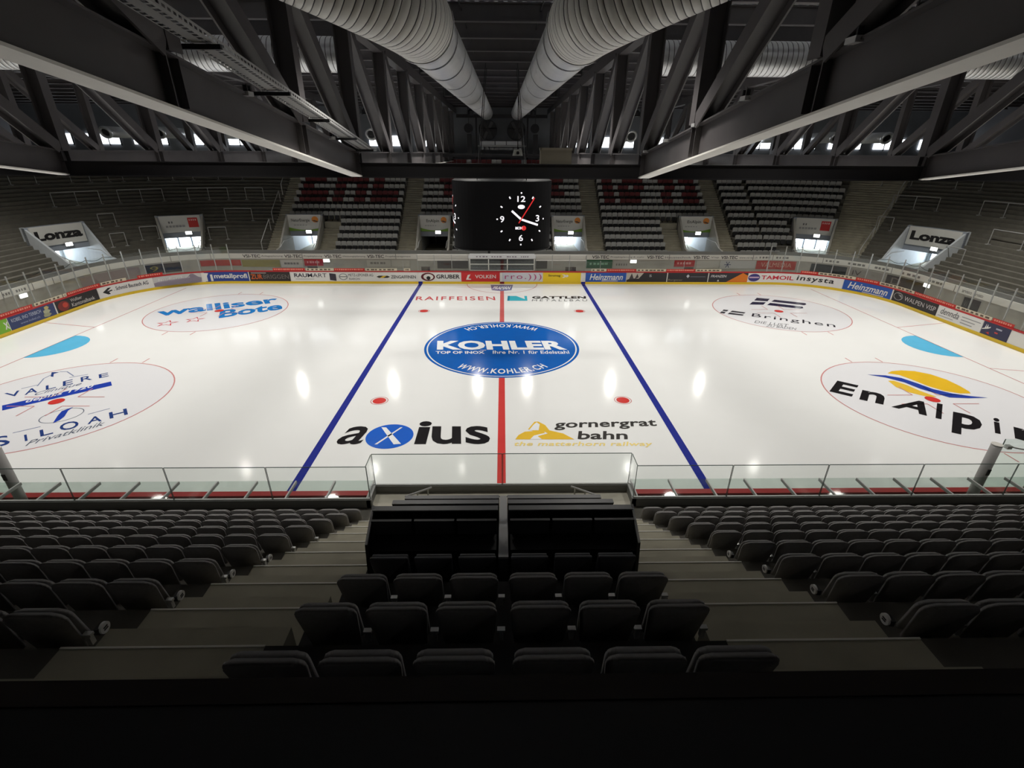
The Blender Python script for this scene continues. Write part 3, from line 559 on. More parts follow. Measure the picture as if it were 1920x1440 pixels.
GREYL = {7: {0, 6, 9, 10, 13, 19}, 8: {0, 6, 9, 10, 13, 19}, 9: {0, 3, 4, 5, 6, 9, 10, 13, 16, 17, 18, 19}, 10: {0, 5, 6, 13, 16, 17, 18, 19}, 11: {0, 3, 7, 12, 19}}
GREYR = {7: {0, 3, 8, 9, 10, 11, 14, 15, 19}, 8: {0, 3, 8, 9, 10, 11, 14, 15, 19}, 9: {0, 3, 6, 9, 10, 11, 12, 15, 16, 19}, 10: {0, 3, 4, 9, 10, 11, 15, 19}, 11: {0, 5, 9, 14, 19}}
seats = []
def add_row(blk, s0, s1, j, n, pattern=None):
    for i in range(n):
        red = pattern is not None and j in pattern and i not in pattern[j]
        seats.append((blk, j, s0+(s1-s0)*(i+.5)/n, 'red' if red else 'grey'))
def add_arc(blk, s0, s1, j):          # evenly pitched along the row's own curve
    s = s0+.255
    while s < s1-.1: seats.append((blk, j, s, 'grey')); s += .51 if s < 24 else .51*8/(8.3+.8*j)
FROM = {'L': 'standing-terrace stairs', 'C': 'stairs above the GRUBER panel', 'R': 'stairs above the yellow panel', 'Q': 'block stairs'}
BLK = {'L': 'block beside the standing terrace', 'C': 'block behind the scoreboard', 'R': 'block beside the curved block', 'Q': 'curved corner block'}
CPAT = {8: {0, 1, 2, 3, 27, 28, 29}, 9: {0, 1, 2, 3, 26, 27, 28, 29}, 10: {0, 1, 2, 27, 28, 29}, 11: {2, 5, 9, 15, 18, 20, 27}, 12: {3, 8, 12, 16, 22}, 13: {3, 8, 13, 14, 19, 24}}
for j in range(0, 5):
    add_row('L', -15.05, -9.55, j, 11); add_row('R', 9.45, 14.95, j, 11); add_arc('Q', 21.6, 26.2-(.9 if j < 2 else 0), j)
    add_row('C', -4.5, 4.5, j, 18)
for j in range(5, NROW):
    add_row('L', -20.0, -9.55, j, 20, GREYL); add_row('R', 9.45, 19.75, j, 20, GREYR); add_row('C', -7.75, 7.65, j, 30, CPAT); add_arc('Q', 21.6, V[6][1]-.1, j)
def vis(se):
    b, j, s, c = se
    p = proj(Sp(s, zrow(j)+.7, .3+.8*j))
    hid = 843 < p[0] < 1034 and 338 < p[1] < 470
    return (not hid) and (p[1] > 336 or (880 < p[0] < 1012 and j > 11)), p
cnt = {'grey': 0, 'red': 0}; rest = {'grey': MB(), 'red': MB()}
nth = {}
for e in sorted(seats, key=lambda e: e[2]): nth[e[:3]] = sum(1 for q in nth if q[0] == e[0] and q[1] == e[1])
order = sorted(seats, key=lambda e: (not vis(e)[0], e[1]))
for blk, j, s, c in order:
    me = FS[c]; ok = vis((blk, j, s, c))[0]
    p = Sp(s, zrow(j), .3+.8*j); rz = Srot(s)
    if ok and cnt['grey']+cnt['red'] < 300:
        cnt[c] += 1
        tag(obj('stadium_seat', me, None, p, rz), '%s seat, %s row up, %s from the %s' % ('light grey' if c == 'grey' else 'dark red', ORD[j].replace('front', 'first'), NUM[nth[(blk, j, s)]], FROM[blk]), 'seat', '%s seats, %s row, %s' % (c, ORD[j], BLK[blk]))
    else:
        b = rest[c]; mx = Matrix.Translation(p) @ Matrix.Rotation(rz, 4, 'Z'); base = len(b.v)
        b.v += [tuple(mx @ v.co) for v in me.vertices]
        for f in me.polygons: b.f.append(tuple(base+q for q in f.vertices)); b.mi.append(f.material_index)
for c in ('grey', 'red'):
    if rest[c].v: tag(rest[c].build('stadium_seats', [M_SEATG if c == 'grey' else M_SEATR, M_BLACK]), 'further %s stadium seats in the upper rows of the far stand' % c, 'seats', kind='stuff')

# ------------------------------------------------------------------ crush barriers and stair rails on the terraces
def terr_at(px, py):
    best = None
    for h in range(2, 2*NROW):
        j = h//2; d = dn(j)+.4*(h % 2)+.2; z = zrow(j)-.2775*(1-h % 2)
        s = px_to_s(px, f=lambda q: Sp(q, z, d)); e = abs(proj(Sp(s, z, d))[1]-py)
        if best is None or e < best[0]: best = (e, s, d, z)
    return best[1:]
BARR = [((103, 390), (191, 384), 3), ((226, 382), (309, 378), 3), ((356, 377), (430, 375), 3), ((463, 374), (496, 374), 2), ((190, 427), (220, 426), 2), ((425, 415), (475, 415), 2), ((135, 342), (205, 340), 3), ((232, 340), (325, 338), 3), ((363, 338), (455, 338), 3), ((21, 349), (70, 347), 2), ((213, 462), (240, 458), 2), ((395, 452), (428, 450), 2), ((268, 452), (300, 450), 2),
        ((1669, 391), (1755, 397), 3), ((1640, 433), (1669, 435), 2), ((1835, 404), (1925, 411), 3), ((1652, 347), (1707, 350), 2), ((1790, 354), (1838, 357), 2), ((1852, 456), (1912, 466), 2), ((1765, 490), (1800, 494), 2)]
WHERE = ['over the LONZA tunnel of the star-logo corner', 'between the LONZA tunnel and the red-square tunnel', 'above the red-square tunnel near the stairs', 'hard by the star-logo stairs', 'low down beside the star-logo LONZA tunnel', 'between the red-square tunnel and the star-logo stairs', 'high up over the star-logo LONZA tunnel', 'high up over the red-square tunnel', 'high up near the star-logo stairs', 'high up at the star-logo end', 'low down between the two star-logo tunnels', 'low down near the star-logo stairs', 'low down beside the red-square tunnel', 'above the swoosh-logo LONZA tunnel', 'low down beside the swoosh-logo LONZA tunnel', 'at the swoosh-logo end above the tunnel', 'high up beside the curved seat block', 'high up over the swoosh-logo LONZA tunnel', 'low down at the swoosh-logo end', 'down by the parapet at the swoosh-logo end']
for (a, b_, n), wh in zip(BARR, WHERE):
    s0, d, z = terr_at(*a); s1 = px_to_s(b_[0], f=lambda q: Sp(q, z, d))
    t = tag(empty('crush_barrier', (0, 0, 0)), 'steel crush barrier on the concrete terrace ' + wh, 'barrier', 'crush barriers on the standing terraces')
    MB().tube([Sp(s0+(s1-s0)*q/6, z+1.1, d) for q in range(7)], .035, 6).build('rail', M_GALV, t)
    for q in range(n):
        s = s0+(s1-s0)*q/(n-1); MB().tube([Sp(s, z, d), Sp(s, z+1.1, d)], .03, 6).build('post', M_GALV, t)
        p = Sp(s, z, d); MB().box(p.x-.14, p.y-.1, p.z, p.x+.14, p.y+.1, p.z+.05).build('base_plate', M_GALV, t)
for sx, wh in ((-21.35, 'on the star-logo stairs'), (V[6][1]+2.15, 'on the stairs beside the curved seat block')):
    t = tag(empty('stair_rail', (0, 0, 0)), 'galvanised handrail running up ' + wh, 'handrail')
    for j0, j1 in ((1, 4), (5, 8), (9, 12)):
        MB().tube([Sp(sx, zrow(j0)-.1, dn(j0)), Sp(sx, zrow(j0)+.9, dn(j0)), Sp(sx, zrow(j1)+.9, dn(j1)), Sp(sx, zrow(j1)-.1, dn(j1))], .035, 6).build('rail', M_GALV, t)

# ------------------------------------------------------------------ timekeeper's box and bench fences behind the far boards
tb = tag(empty('timekeeper_box', (0, 15.3, 0)), 'white framed glazed timekeeper box behind the boards under the scoreboard', 'booth')
for x in (-2.75, -1.15, .45, 2.75): MB().box(x-.04, 0, 1.08, x+.04, .08, 2.15).build('mullion', M_WHITE, tb)
for z in (1.1, 1.62, 2.1): MB().box(-2.75, 0, z-.035, 2.75, .07, z+.035).build('transom', M_WHITE, tb)
for x0, x1 in ((-2.71, -1.19), (-1.11, .41), (.49, 2.71)):
    for z0, z1 in ((1.13, 1.58), (1.66, 2.06)): MB().box(x0, .03, z0, x1, .045, z1).build('pane', glass_mat('smoked_glass', (.62, .64, .68)), tb)
MB().box(-2.85, -.05, 2.12, 2.85, 1.7, 2.2).build('roof', paint(214, 214, 214), tb); MB().box(-2.85, -.06, 2.14, 2.85, -.04, 2.42).build('fascia', paint(206, 206, 206), tb)
for x0, x1 in ((-2.2, -1.1), (-.9, .0), (.4, 1.3), (1.6, 2.3)): dashes(4, lambda u, v: (x0+(x1-x0)*u, -.07, 2.22+.10*v), paint(130, 120, 128), tb, 0, 1, 0, 1, int(x0*10)+50)
MB().box(-2.75, .3, .0, 2.75, 1.7, 1.0).build('counter', paint(120, 116, 112), tb)
for sg, wh in ((-1, 'star-logo'), (1, 'swoosh-logo')):
    t = tag(empty('penalty_bench_fence', (sg*5.1, 15.9, 0)), 'double white rail fence of the penalty bench on the %s side of the timekeeper box' % wh, 'fence')
    for z in (1.85, 2.3): MB().box(-2.2, 0, z-.045, 2.2, .05, z+.045).build('rail', M_WHITE, t)
    for x in (-2.2, -.75, .75, 2.2): MB().box(x-.025, 0, 0, x+.025, .05, 2.3).build('post', M_GALV, t)

# ================================================================== SCOREBOARD CUBE with clock faces
SC = Vector((0.02, 0.0, 0)); SZ0, SZ1, SH, SR = 5.93, 9.04, 2.42, 1.25
def cube(s, z=0., off=0.):      # s = 0 at the middle of the face towards the near stand, positive to +X
    p, n = rr(SH, SH, SR, s); return Vector((SC.x+p.x+n.x*off, SC.y-(p.y+n.y*off), z))
sb = tag(empty('scoreboard', (SC.x, SC.y, 0)), 'black rounded video cube showing a white clock face, hung over centre ice', 'scoreboard')
PH = (SH-SR)*4+SR*pi
def cb(p): return p-Vector((SC.x, SC.y, 0))
ring = [cube(-PH+2*PH*i/96) for i in range(96)]
b = MB(); n = 96
vs = [cb(Vector((p.x, p.y, z))) for z in (SZ0, SZ1) for p in ring]; b.add(vs, [(i, (i+1) % n, n+(i+1) % n, n+i) for i in range(n)]+[tuple(range(n))[::-1], tuple(range(n, 2*n))])
b.build('screen_body', mat('led_black', (.007, .007, .008), .5, spec=.12), sb)
vs = []
for o, z in ((.03, SZ0), (.03, SZ0-.05), (-.3, SZ0-.05)): vs += [cb(cube(-PH+2*PH*i/96, z, o)) for i in range(96)]
MB().add(vs, [(k*n+i, k*n+(i+1) % n, (k+1)*n+(i+1) % n, (k+1)*n+i) for k in range(2) for i in range(n)]).build('lower_trim', M_BLACK, sb)
MB().box(-.7, -2.1, SZ0-.22, -.58, -2.0, SZ0-.05).build('camera_pod', M_BLACK, sb)
L_W = mat('led_white', (.95, .93, .97), .5, emit=.85); L_R = mat('led_red', (.75, .03, .03), .5, emit=.55)
CZ = 7.37
def clock(sc, r=.83):
    def P(u, v, o=.012): return cb(cube(sc+u*1.12, CZ+v*1.12, o))
    def quad(name, u0, v0, u1, v1, w0, mt, o=.012):
        du, dv = u1-u0, v1-v0; l = hypot(du, dv); nu, nv = -dv/l*w0/2, du/l*w0/2; N = 6; v = []
        for i in range(N+1):
            q = i/N; v += [P(u0+du*q+nu, v0+dv*q+nv, o), P(u0+du*q-nu, v0+dv*q-nv, o)]
        MB().add(v, [(2*i, 2*i+1, 2*i+3, 2*i+2) for i in range(N)]).build(name, mt, sb)
    def t(txt, u0, u1, v0, v1, mt, **kw): text(txt, lambda u, v: P(u0+(u1-u0)*u, v0+(v1-v0)*v), mt, sb, 'clock_numeral', **kw)
    t('12', -.17, .17, .70, .93, L_W, bold=.012); t('6', -.09, .09, -.90, -.64, L_W, bold=.012); t('9', -.90, -.72, -.13, .13, L_W, bold=.012); t('3', .63, .80, -.10, .17, L_W, bold=.012)
    for k in range(12):
        a = k*pi/6; q0, q1 = (.97, 1.03) if k % 3 == 0 else (.90, .99); quad('hour_tick', q0*sin(a)*1.02, q0*cos(a)*1.05, q1*sin(a)*1.02, q1*cos(a)*1.05, .055, L_W)
    quad('hour_hand', .0, .0, -.40, .34, .085, L_W, .016); quad('minute_hand', 0, 0, .74, -.24, .085, L_W, .016); quad('second_hand', -.10, -.16, .56, .86, .045, L_R, .02)
    v = [P(.15*cos(2*pi*i/20), .5+.085*sin(2*pi*i/20)) for i in range(20)]; MB().poly(v).build('maker_oval', L_W, sb)
    t('MON', -.24, .06, -.42, -.30, L_W, bold=.03); v = [P(.12+.10*cos(2*pi*i/16), -.36+.10*sin(2*pi*i/16)) for i in range(16)]; MB().poly(v).build('date_disc', L_R, sb)
clock(.92); clock(-3.35)
for sx in (-1.2, 1.2):
    for sy in (-1.2, 1.2): MB().tube([(sx, sy, SZ1), (sx*.6, sy*.6, 13.9)], .02, 6).build('hoist_cable', M_BLACK, sb)

# ================================================================== ROOF: trusses, cross beams, ducts, trays, lamps
def zch(y): return 9.45+max(0., -7.8-y)*.133
NODES = [-7.8-5.15*k for k in range(4, 0, -1)]+[-7.8+5.3*k for k in range(8)]
TLAB = {-5.15: 'carrying the cable tray', 5.15: 'on the swoosh-logo side of the ducts', -15.45: 'over the star-logo face-off circles', 15.45: 'over the swoosh-logo face-off circles', -25.75: 'over the star-logo goal line', 25.75: 'over the swoosh-logo goal line'}
for X in (-5.15, 5.15, -15.45, 15.45, -25.75, 25.75):
    t = tag(empty('roof_truss', (X, 0, 0)), 'dark steel roof truss with pale lower flange ' + TLAB[X], 'truss', None)
    for y0, y1 in ((NODES[0]-3.4, -7.8), (-7.8, 33.9)):
        z0, z1 = zch(y0), zch(y1)
        ch = MB().beam((0, y0, z0+.39), (0, y1, z1+.39), .03, .78).build('bottom_chord_web', M_STEEL, t)
        MB().beam((0, y0, z0+.77), (0, y1, z1+.77), .34, .035).build('top_flange', M_STEEL, ch)
        MB().beam((0, y0, z0+.0), (0, y1, z1+.0), .40, .04).build('bottom_flange', M_FLANGE, ch)
    MB().beam((0, -31.9, 14.25), (0, 33.9, 14.25), .4, .5).build('top_chord', M_STEEL, t)
    for k, y in enumerate(NODES):
        z = zch(y)
        MB().box(-.16, y-.012, z+.03, .16, y+.012, z+.75).build('stiffener', M_STEEL, t); MB().box(-.16, y+.30, z+.03, .16, y+.324, z+.75).build('stiffener', M_STEEL, t)
        p = MB().box(-.24, y-.02, z+.78, -.20, y+.34, 14.02).box(.20, y-.02, z+.78, .24, y+.34, 14.02).box(-.2, y+.14, z+.78, .2, y+.17, 14.02).build('post', M_STEEL, t)
        if k+1 < len(NODES):
            y2 = NODES[k+1]; dg = MB(); a, b_ = Vector((0, y+.45, 14.0)), Vector((0, y2-.05, zch(y2)+.85))
            for o in (-.21, .21): dg.beam(a+Vector((o, 0, 0)), b_+Vector((o, 0, 0)), .04, .36, (1, 0, 0) if False else (0, .001, 1))
            dg.beam(a, b_, .4, .03); dg.build('diagonal', M_STEEL, t)
for k, (x0, x1, wh) in enumerate(((-4.98, 4.98, 'above the scoreboard'), (-15.28, -5.32, 'over the star-logo half'), (5.32, 15.28, 'over the swoosh-logo half'), (-25.6, -15.6, 'at the star-logo end'), (15.6, 25.6, 'at the swoosh-logo end'))):
    t = tag(empty('cross_beam', ((x0+x1)/2, -7.8, 9.4)), 'black horizontal steel cross beam between two trusses ' + wh, 'beam'); h = (x1-x0)/2
    MB().box(-h, -.02, 0, h, .02, .48).build('web', M_DARK, t); MB().box(-h, -.15, 0, h, .15, .03).build('lower_flange', M_DARK, t); MB().box(-h, -.15, .46, h, .15, .49).build('upper_flange', M_DARK, t)
# second row of cross beams further back
for k, (x0, x1) in enumerate(((-4.98, 4.98), (-15.28, -5.32), (5.32, 15.28), (-25.6, -15.6), (15.6, 25.6))):
    t = tag(empty('brace_beam', ((x0+x1)/2, 18.7, 9.9)), 'thin dark brace beam between trusses above the far stand, bay %s' % ('over the scoreboard', 'inner star-logo', 'inner swoosh-logo', 'outer star-logo', 'outer swoosh-logo')[k], 'beam'); h = (x1-x0)/2
    MB().box(-h, -.08, 0, h, .08, .04).box(-h, -.01, .04, h, .01, .22).box(-h, -.08, .22, h, .08, .26).build('beam', M_DARK, t)

def corr_tube(pts, r, pitch, dep, n=36, mt=M_DUCT, name='pipe', parent=None):
    P = [Vector(p) for p in pts]; ln = [0]
    for i in range(1, len(P)): ln.append(ln[-1]+(P[i]-P[i-1]).length)
    tot = ln[-1]; N = max(2, int(tot/pitch)); path, rs = [], []
    def pt(l):
        for i in range(1, len(P)):
            if l <= ln[i]+1e-6: q = (l-ln[i-1])/(ln[i]-ln[i-1]); return P[i-1].lerp(P[i], q)
        return P[-1]
    for i in range(N):
        for q, dr in ((0, 0), (.70, 0), (.78, -dep), (.92, -dep)): path.append(pt(tot*(i+q)/N)); rs.append(r+dr)
    path.append(P[-1]); rs.append(r)
    tb_ = MB().tube(path, rs, n, False)
    for i in range(len(path)-1):
        if i % 4 == 2: tb_.mi[i*n:(i+1)*n] = [1]*n
    return tb_.build(name, [mt, M_SEAM], parent, True)
def bez(a, b, c, d, n=14): return [a*(1-t)**3+b*3*t*(1-t)**2+c*3*t*t*(1-t)+d*t**3 for t in [i/n for i in range(n+1)]]
for sg, wh in ((-1, 'on the cable tray side'), (1, 'on the swoosh-logo side')):
    t = tag(empty('ventilation_duct', (0, 0, 0)), 'big round galvanised ventilation duct with ribbed elbow ' + wh, 'duct')
    X = sg*1.52+.02; zd = lambda y: 12.58+.031*(y+10.6); r = .60
    ys = [-15.7, -14.4, -12.0, -9.0, -5.4, -.5, 5, 11, 17.5, 23, 28.8]
    for i in range(len(ys)-1):
        y0, y1 = ys[i], ys[i+1]
        if i < 3: corr_tube([(X, y0, zd(y0)), (X, y1, zd(y1))], r, .10, .003, name='pipe_section', parent=t)
        else: MB().tube([(X, y0, zd(y0)), (X, y1, zd(y1))], r, 40, y1 > 28).build('pipe_section', M_DUCT, t, y1 < 28)
        if i: MB().tube([(X, y0-.05, zd(y0)), (X, y0+.05, zd(y0))], r+.012, 40, False).build('joint_band', M_SEAM, t, True)
    a = Vector((X, -15.7, zd(-15.7))); c = [a, a+Vector((0, -1.0, -.02)), Vector((X+sg*.5, -17.3, 12.55)), Vector((X+sg*1.9, -17.9, 13.0))]
    path = bez(*c)+[Vector((X+sg*4.2, -18.9, 13.8))]
    corr_tube(path, .64, .115, .004, 40, mat('flexible_duct', (.80, .79, .75), .5, metal=.1, noise=.05, nscale=3), 'flexible_elbow', t)
    MB().tube([(X, -15.8, zd(-15.8)), (X, -15.62, zd(-15.62))], .655, 40, False).build('joint_band', M_DUCT, t, True)
    MB().tube([(X-sg*.1, ys[0], zd(0)+1.9), (X-sg*.1, 33, zd(33)+1.0)], .03, 6).build('hanger_rail', M_DARK, t)
    # transverse duct behind the truss
    t2 = tag(empty('transverse_duct', (0, 0, 0)), 'ribbed galvanised duct crossing the trusses ' + ('over the star-logo half' if sg < 0 else 'over the swoosh-logo half'), 'duct')
    corr_tube([(sg*6.1, -4., 13.66), (sg*30., -4., 13.66)], .6, .2, .006, 32, M_DUCT, 'pipe', t2)
# cable tray
ty = lambda y: zch(y)+.82+.02*(-7.3-y)
tray = tag(empty('cable_tray', (0, 0, 0)), 'perforated galvanised cable tray on black brackets beside a roof truss', 'cable tray')
def slotted(y0, y1, xw0, xw1, z0off, wall):    # a strip with slots punched through it
    b = MB(); L = y1-y0; n = int(L/.12)
    for i in range(n):
        a, c, e = y0+L*i/n, y0+L*(i+.62)/n, y0+L*(i+1)/n
        def q(u, v, ya, yb):
            if wall: x = xw0; return [(x, ya, ty(ya)+u), (x, yb, ty(yb)+u), (x, yb, ty(yb)+v), (x, ya, ty(ya)+v)]
            return [(u, ya, ty(ya)), (u, yb, ty(yb)), (v, yb, ty(yb)), (v, ya, ty(ya))]
        if wall: b.poly(q(0, .03, a, e)); b.poly(q(.07, .11, a, e)); b.poly(q(.03, .07, c, e))
        else:
            wd = xw1-xw0; b.poly(q(xw0, xw0+wd*.12, a, e)); b.poly(q(xw0+wd*.30, xw0+wd*.70, a, e)); b.poly(q(xw0+wd*.88, xw1, a, e)); b.poly(q(xw0+wd*.12, xw0+wd*.30, c, e)); b.poly(q(xw0+wd*.7, xw0+wd*.88, c, e))
    return b
XT0, XT1 = -4.95, -4.5
slotted(-23, -7.2, XT0, XT1, 0, False).build('tray_floor', M_GALV, tray); slotted(-23, -7.2, XT0, 0, 0, True).build('tray_side', M_GALV, tray); slotted(-23, -7.2, XT1, 0, 0, True).build('tray_side', M_GALV, tray)
for y in (-20.4, -17.6, -15.0, -12.6, -10.2, -8.2): MB().box(-5.3, y-.03, ty(y)-.09, -4.38, y+.03, ty(y)-.02).build('bracket', M_BLACK, tray)
for i in range(5): MB().tube([(XT0+.08+.07*i, y, ty(y)+.03+.008*((i*3) % 4)) for y in (-23, -18, -13, -7.2)], .02, 5).build('cable', M_BLACK, tray)
# rail clamps on the chord tops
for X in (-5.15, 5.15):
    for i, y in enumerate((-20.9, -18.8, -15.6, -12.9, -10.6, -8.4)):
        sx = X-(.17 if X > 0 else -.17); z = zch(y)+.77
        if X < 0 and i % 2: continue
        t = tag(empty('beam_clamp', (sx, y, z)), 'small shiny clamp, %s from the cross beam, on the %s truss' % (NUM[5-i], 'cable tray' if X < 0 else 'swoosh-logo side'), 'clamp', 'clamps on truss ' + TLAB[X])
        MB().box(-.07, -.12, -.03, .05, .12, .05).build('jaw', M_METAL, t); MB().box(-.05, -.10, .05, .03, -.06, .16).box(-.05, .06, .05, .03, .1, .16).build('bolts', M_BLACK, t)

# lamps
hm = MB(); nn = 16
hm.tube([(0, 0, .16), (0, 0, .5)], .24, nn); hm.tube([(0, 0, .5), (0, 0, .66)], [.24, .10], nn)
hmesh = hm.mesh('housing', M_BLACK); ym = MB().box(-.28, -.03, .1, -.25, .03, .75).box(.25, -.03, .1, .28, .03, .75).box(-.28, -.03, .72, .28, .03, .76).mesh('yoke', M_DARK)
for x, y in LAMPS:
    add_spot(x, y)
    t = tag(empty('floodlight', (x, y, LAMP_Z+.05)), 'black roof floodlight, %s from the ducts, %s side, ' % (NUM[min(3, int(abs(x)/10+.3))], 'star-logo' if x < 0 else 'swoosh-logo') + ('above the far boards' if y > 10 else 'on the far side of centre' if y > 0 else 'just short of centre ice' if y > -8 else 'above the near boards'), 'floodlight', 'roof floodlights, row %d' % (y > 10 and 4 or y > 0 and 3 or y > -8 and 2 or 1))
    obj('housing', hmesh, t); obj('yoke', ym, t); MB().tube([(0, 0, .74), (0, 0, 2.1)], .02, 5).build('hanger_rod', M_DARK, t)

# far wall: clerestory windows and round air nozzles
for i in range(20):
    x = (i-9.5)*5.15
    if abs(x) < 3: continue
    wn = struct(empty('window_%d' % (i+1), (x, 33.9, 0)))
    for q in range(3):
        a, b_ = -1.8+q*1.25, -1.8+q*1.25+1.15
        MB().box(a, 0, 10.85, b_, .05, 11.85).build('pane', M_DAY2, wn)
        MB().box(b_, -.03, 10.7, b_+.1, .06, 11.9).build('window_frame', M_DARK, wn)
nz = MB(); N1, N2 = 28, 8; vs, fs = [], []
for i in range(N1):
    a = 2*pi*i/N1
    for k in range(N2): c_ = 2*pi*k/N2; q = .47+.13*cos(c_); vs.append((q*cos(a), .16*sin(c_), q*sin(a)))
for i in range(N1):
    for k in range(N2): fs.append((i*N2+k, i*N2+(k+1) % N2, ((i+1) % N1)*N2+(k+1) % N2, ((i+1) % N1)*N2+k))
nzm = MB().add(vs, fs).mesh('nozzle_ring', mat('polished_ring', (.92, .93, .95), .3, metal=.75), True); nzc = MB().tube([(0, .0, 0), (0, .7, 0)], [.36, .2], 20).mesh('nozzle_throat', M_BLACK)
nzb = MB().tube([(0, .1, 0), (0, 6.35, 0)], .5, 24).mesh('nozzle_body', M_DUCT, True)
for i in range(16):
    x = (i-7.5)*5.15
    if abs(x) < 3: continue
    t = tag(empty('air_nozzle', (x, 27.6, 11.85)), 'white ring air nozzle, %s from the black fans, %s side' % (NUM[int(abs(i-7.5))-1], 'star-logo' if x < 0 else 'swoosh-logo'), 'air nozzle', 'air nozzles under the far roof')
    o1 = obj('nozzle_ring', nzm, t, (0, -.15, -.05)); o2 = obj('nozzle_throat', nzc, t, (0, -.1, -.05)); obj('nozzle_body', nzb, t)
    o1.rotation_euler = o2.rotation_euler = (radians(24), 0, 0)
# two big black fans, side loudspeakers, white catwalk panels under the ducts
for sx, wh in ((-1.42, 'under the duct on the cable tray side'), (1.46, 'under the duct on the swoosh-logo side')):
    t = tag(empty('axial_fan', (sx, 29.35, 12.32)), 'large round black fan on the far wall ' + wh, 'fan')
    MB().tube([(0, -.25, 0), (0, .35, 0)], .95, 28, False).tube([(0, -.02, 0), (0, .02, 0)], .93, 28).build('casing', M_BLACK, t)
    for k in range(6): a = k*pi/3; MB().beam((.15*cos(a), -.1, .15*sin(a)), (.85*cos(a), -.12, .85*sin(a)), .3, .03, (0, .8, .5)).build('blade', M_DARK, t)
    MB().tube([(0, -.22, 0), (0, 0, 0)], .18, 14).build('hub', M_DARK, t); MB().box(-.08, .1, .9, .08, .3, 1.1).build('hanger', M_DARK, t)
rig = tag(empty('wall_gantry', (0, 29.2, 0)), 'dark steel gantry beam with white panels below the two black fans', 'gantry')
MB().box(-4.6, 0, 13.42, 4.6, .3, 13.72).build('beam', M_DARK, rig)
for x0, x1 in ((-2.3, -.75), (-.65, .4), (.5, 2.1)): MB().box(x0, -.1, 10.95, x1, .0, 11.3).build('panel', paint(196, 198, 200), rig)
MB().box(-2.5, -.2, 10.8, 2.5, .2, 10.92).build('shelf', paint(170, 172, 172), rig)
for i in range(9): MB().box(-2.25+i*.5, -.15, 10.5, -1.85+i*.5, 0, 10.72).build('small_panel', paint(120, 122, 124), rig)
for x in (-2.6, 2.6): MB().box(x-.08, -.1, 9.6, x+.08, .1, 13.5).build('upright', M_DARK, rig)
for sx, wh in ((-3.3, 'on the cable tray side'), (3.25, 'on the swoosh-logo side')):
    t = tag(empty('loudspeaker', (sx, 27.5, 11.2)), 'hanging black loudspeaker cluster ' + wh, 'loudspeaker')
    MB().tube([(0, -.2, 1.2), (0, .2, 1.2)], .42, 18).build('horn', M_BLACK, t); MB().box(-.15, -.2, -1.1, .3, .2, .7).build('cabinet', M_BLACK, t); MB().box(.02, -.02, 1.5, .06, .02, 4.0).build('hanger', M_DARK, t)
bx = tag(empty('equipment_box', (1.95, -7.75, 9.89)), 'beige metal equipment box standing on the cross beam above the scoreboard', 'equipment box')
MB().box(-.55, -.14, 0, .55, .3, .5).build('case', paint(126, 120, 106), bx); MB().box(-.57, -.16, .44, .57, .32, .52).build('lid', paint(142, 136, 122), bx); MB().box(-.57, -.16, 0, -.53, -.13, .5).build('edge_trim', paint(150, 144, 128), bx)
pj = tag(empty('projector', (.85, 2, 10.1)), 'small white projector hanging near the scoreboard hoist', 'projector')
MB().hexa([(-.26, -.2, 0), (.3, -.2, 0), (.3, .3, 0), (-.26, .3, 0), (-.18, -.2, .3), (.22, -.2, .3), (.22, .3, .3), (-.18, .3, .3)]).build('body', paint(228, 228, 220), pj); MB().tube([(.02, -.26, .14), (.02, -.18, .14)], .08, 12).build('lens', M_BLACK, pj); MB().box(0, 0, .3, .04, .04, 3.9).build('hanger', M_DARK, pj)

# ================================================================== NEAR STAND
ZF = lambda k: 1.98+.54*k
YK = lambda k: -17.9-.8*k           # seat back line of row k
near = struct(empty('terrace_near')); near['label'] = 'stepped concrete terrace of the near stand'
M_CONC_SHADE = mat('concrete_shaded', (.10, .093, .078), .85, noise=.2, nscale=1.6); M_CARPET = mat('black_carpet', (.022, .021, .021), .9, noise=.15, nscale=8)  # near concrete darkened: shade beneath the side seats put into the colour
M_NOSE = mat('nosing', (.80, .78, .72), .5)
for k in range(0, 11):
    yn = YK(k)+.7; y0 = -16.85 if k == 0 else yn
    for x0, x1, mt in ((-19, -3.28, M_CONC_SHADE), (-3.28, -1.75, M_CONC), (-1.75, 1.78, M_CARPET if k > 3 else M_CONC), (1.78, 3.3, M_CONC), (3.3, 19, M_CONC_SHADE)):
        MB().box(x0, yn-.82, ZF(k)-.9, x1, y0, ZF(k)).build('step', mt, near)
    if k:
        for x0, x1 in ((-3.28, -1.75), (1.78, 3.3)):
            MB().box(x0, yn-.012, ZF(k)-.004, x1, yn+.004, ZF(k)+.010).build('nosing', M_NOSE, near)
            if k < 10: MB().box(x0, yn-.8, ZF(k), x1, yn-.42, ZF(k)+.27).build('half_step', M_CONC, near)
MB().box(-3.35, -16.9, 1.75, 3.42, -16.15, 1.98).build('platform', mat('platform_floor', (.46, .43, .36), .7, noise=.1, nscale=2), near)
MB().box(-3.4, -16.25, 1.5, 3.47, -16.15, 2.19).build('platform_upstand', mat('upstand', (.20, .20, .19), .6), near)
for x0, x1 in ((-19, -3.3), (3.37, 19)): MB().box(x0, -16.86, 1.2, x1, -16.76, 2.22).build('upstand', mat('upstand'), near)
for x in (-3.38, 3.44): MB().box(x-.05, -16.86, 1.6, x+.05, -16.2, 2.21).build('upstand', mat('upstand'), near)
MB().box(-19, -16.8, -.03, 19, -15.2, .1).build('bench_floor', mat('bench_floor', (.22, .22, .2), .7), near)
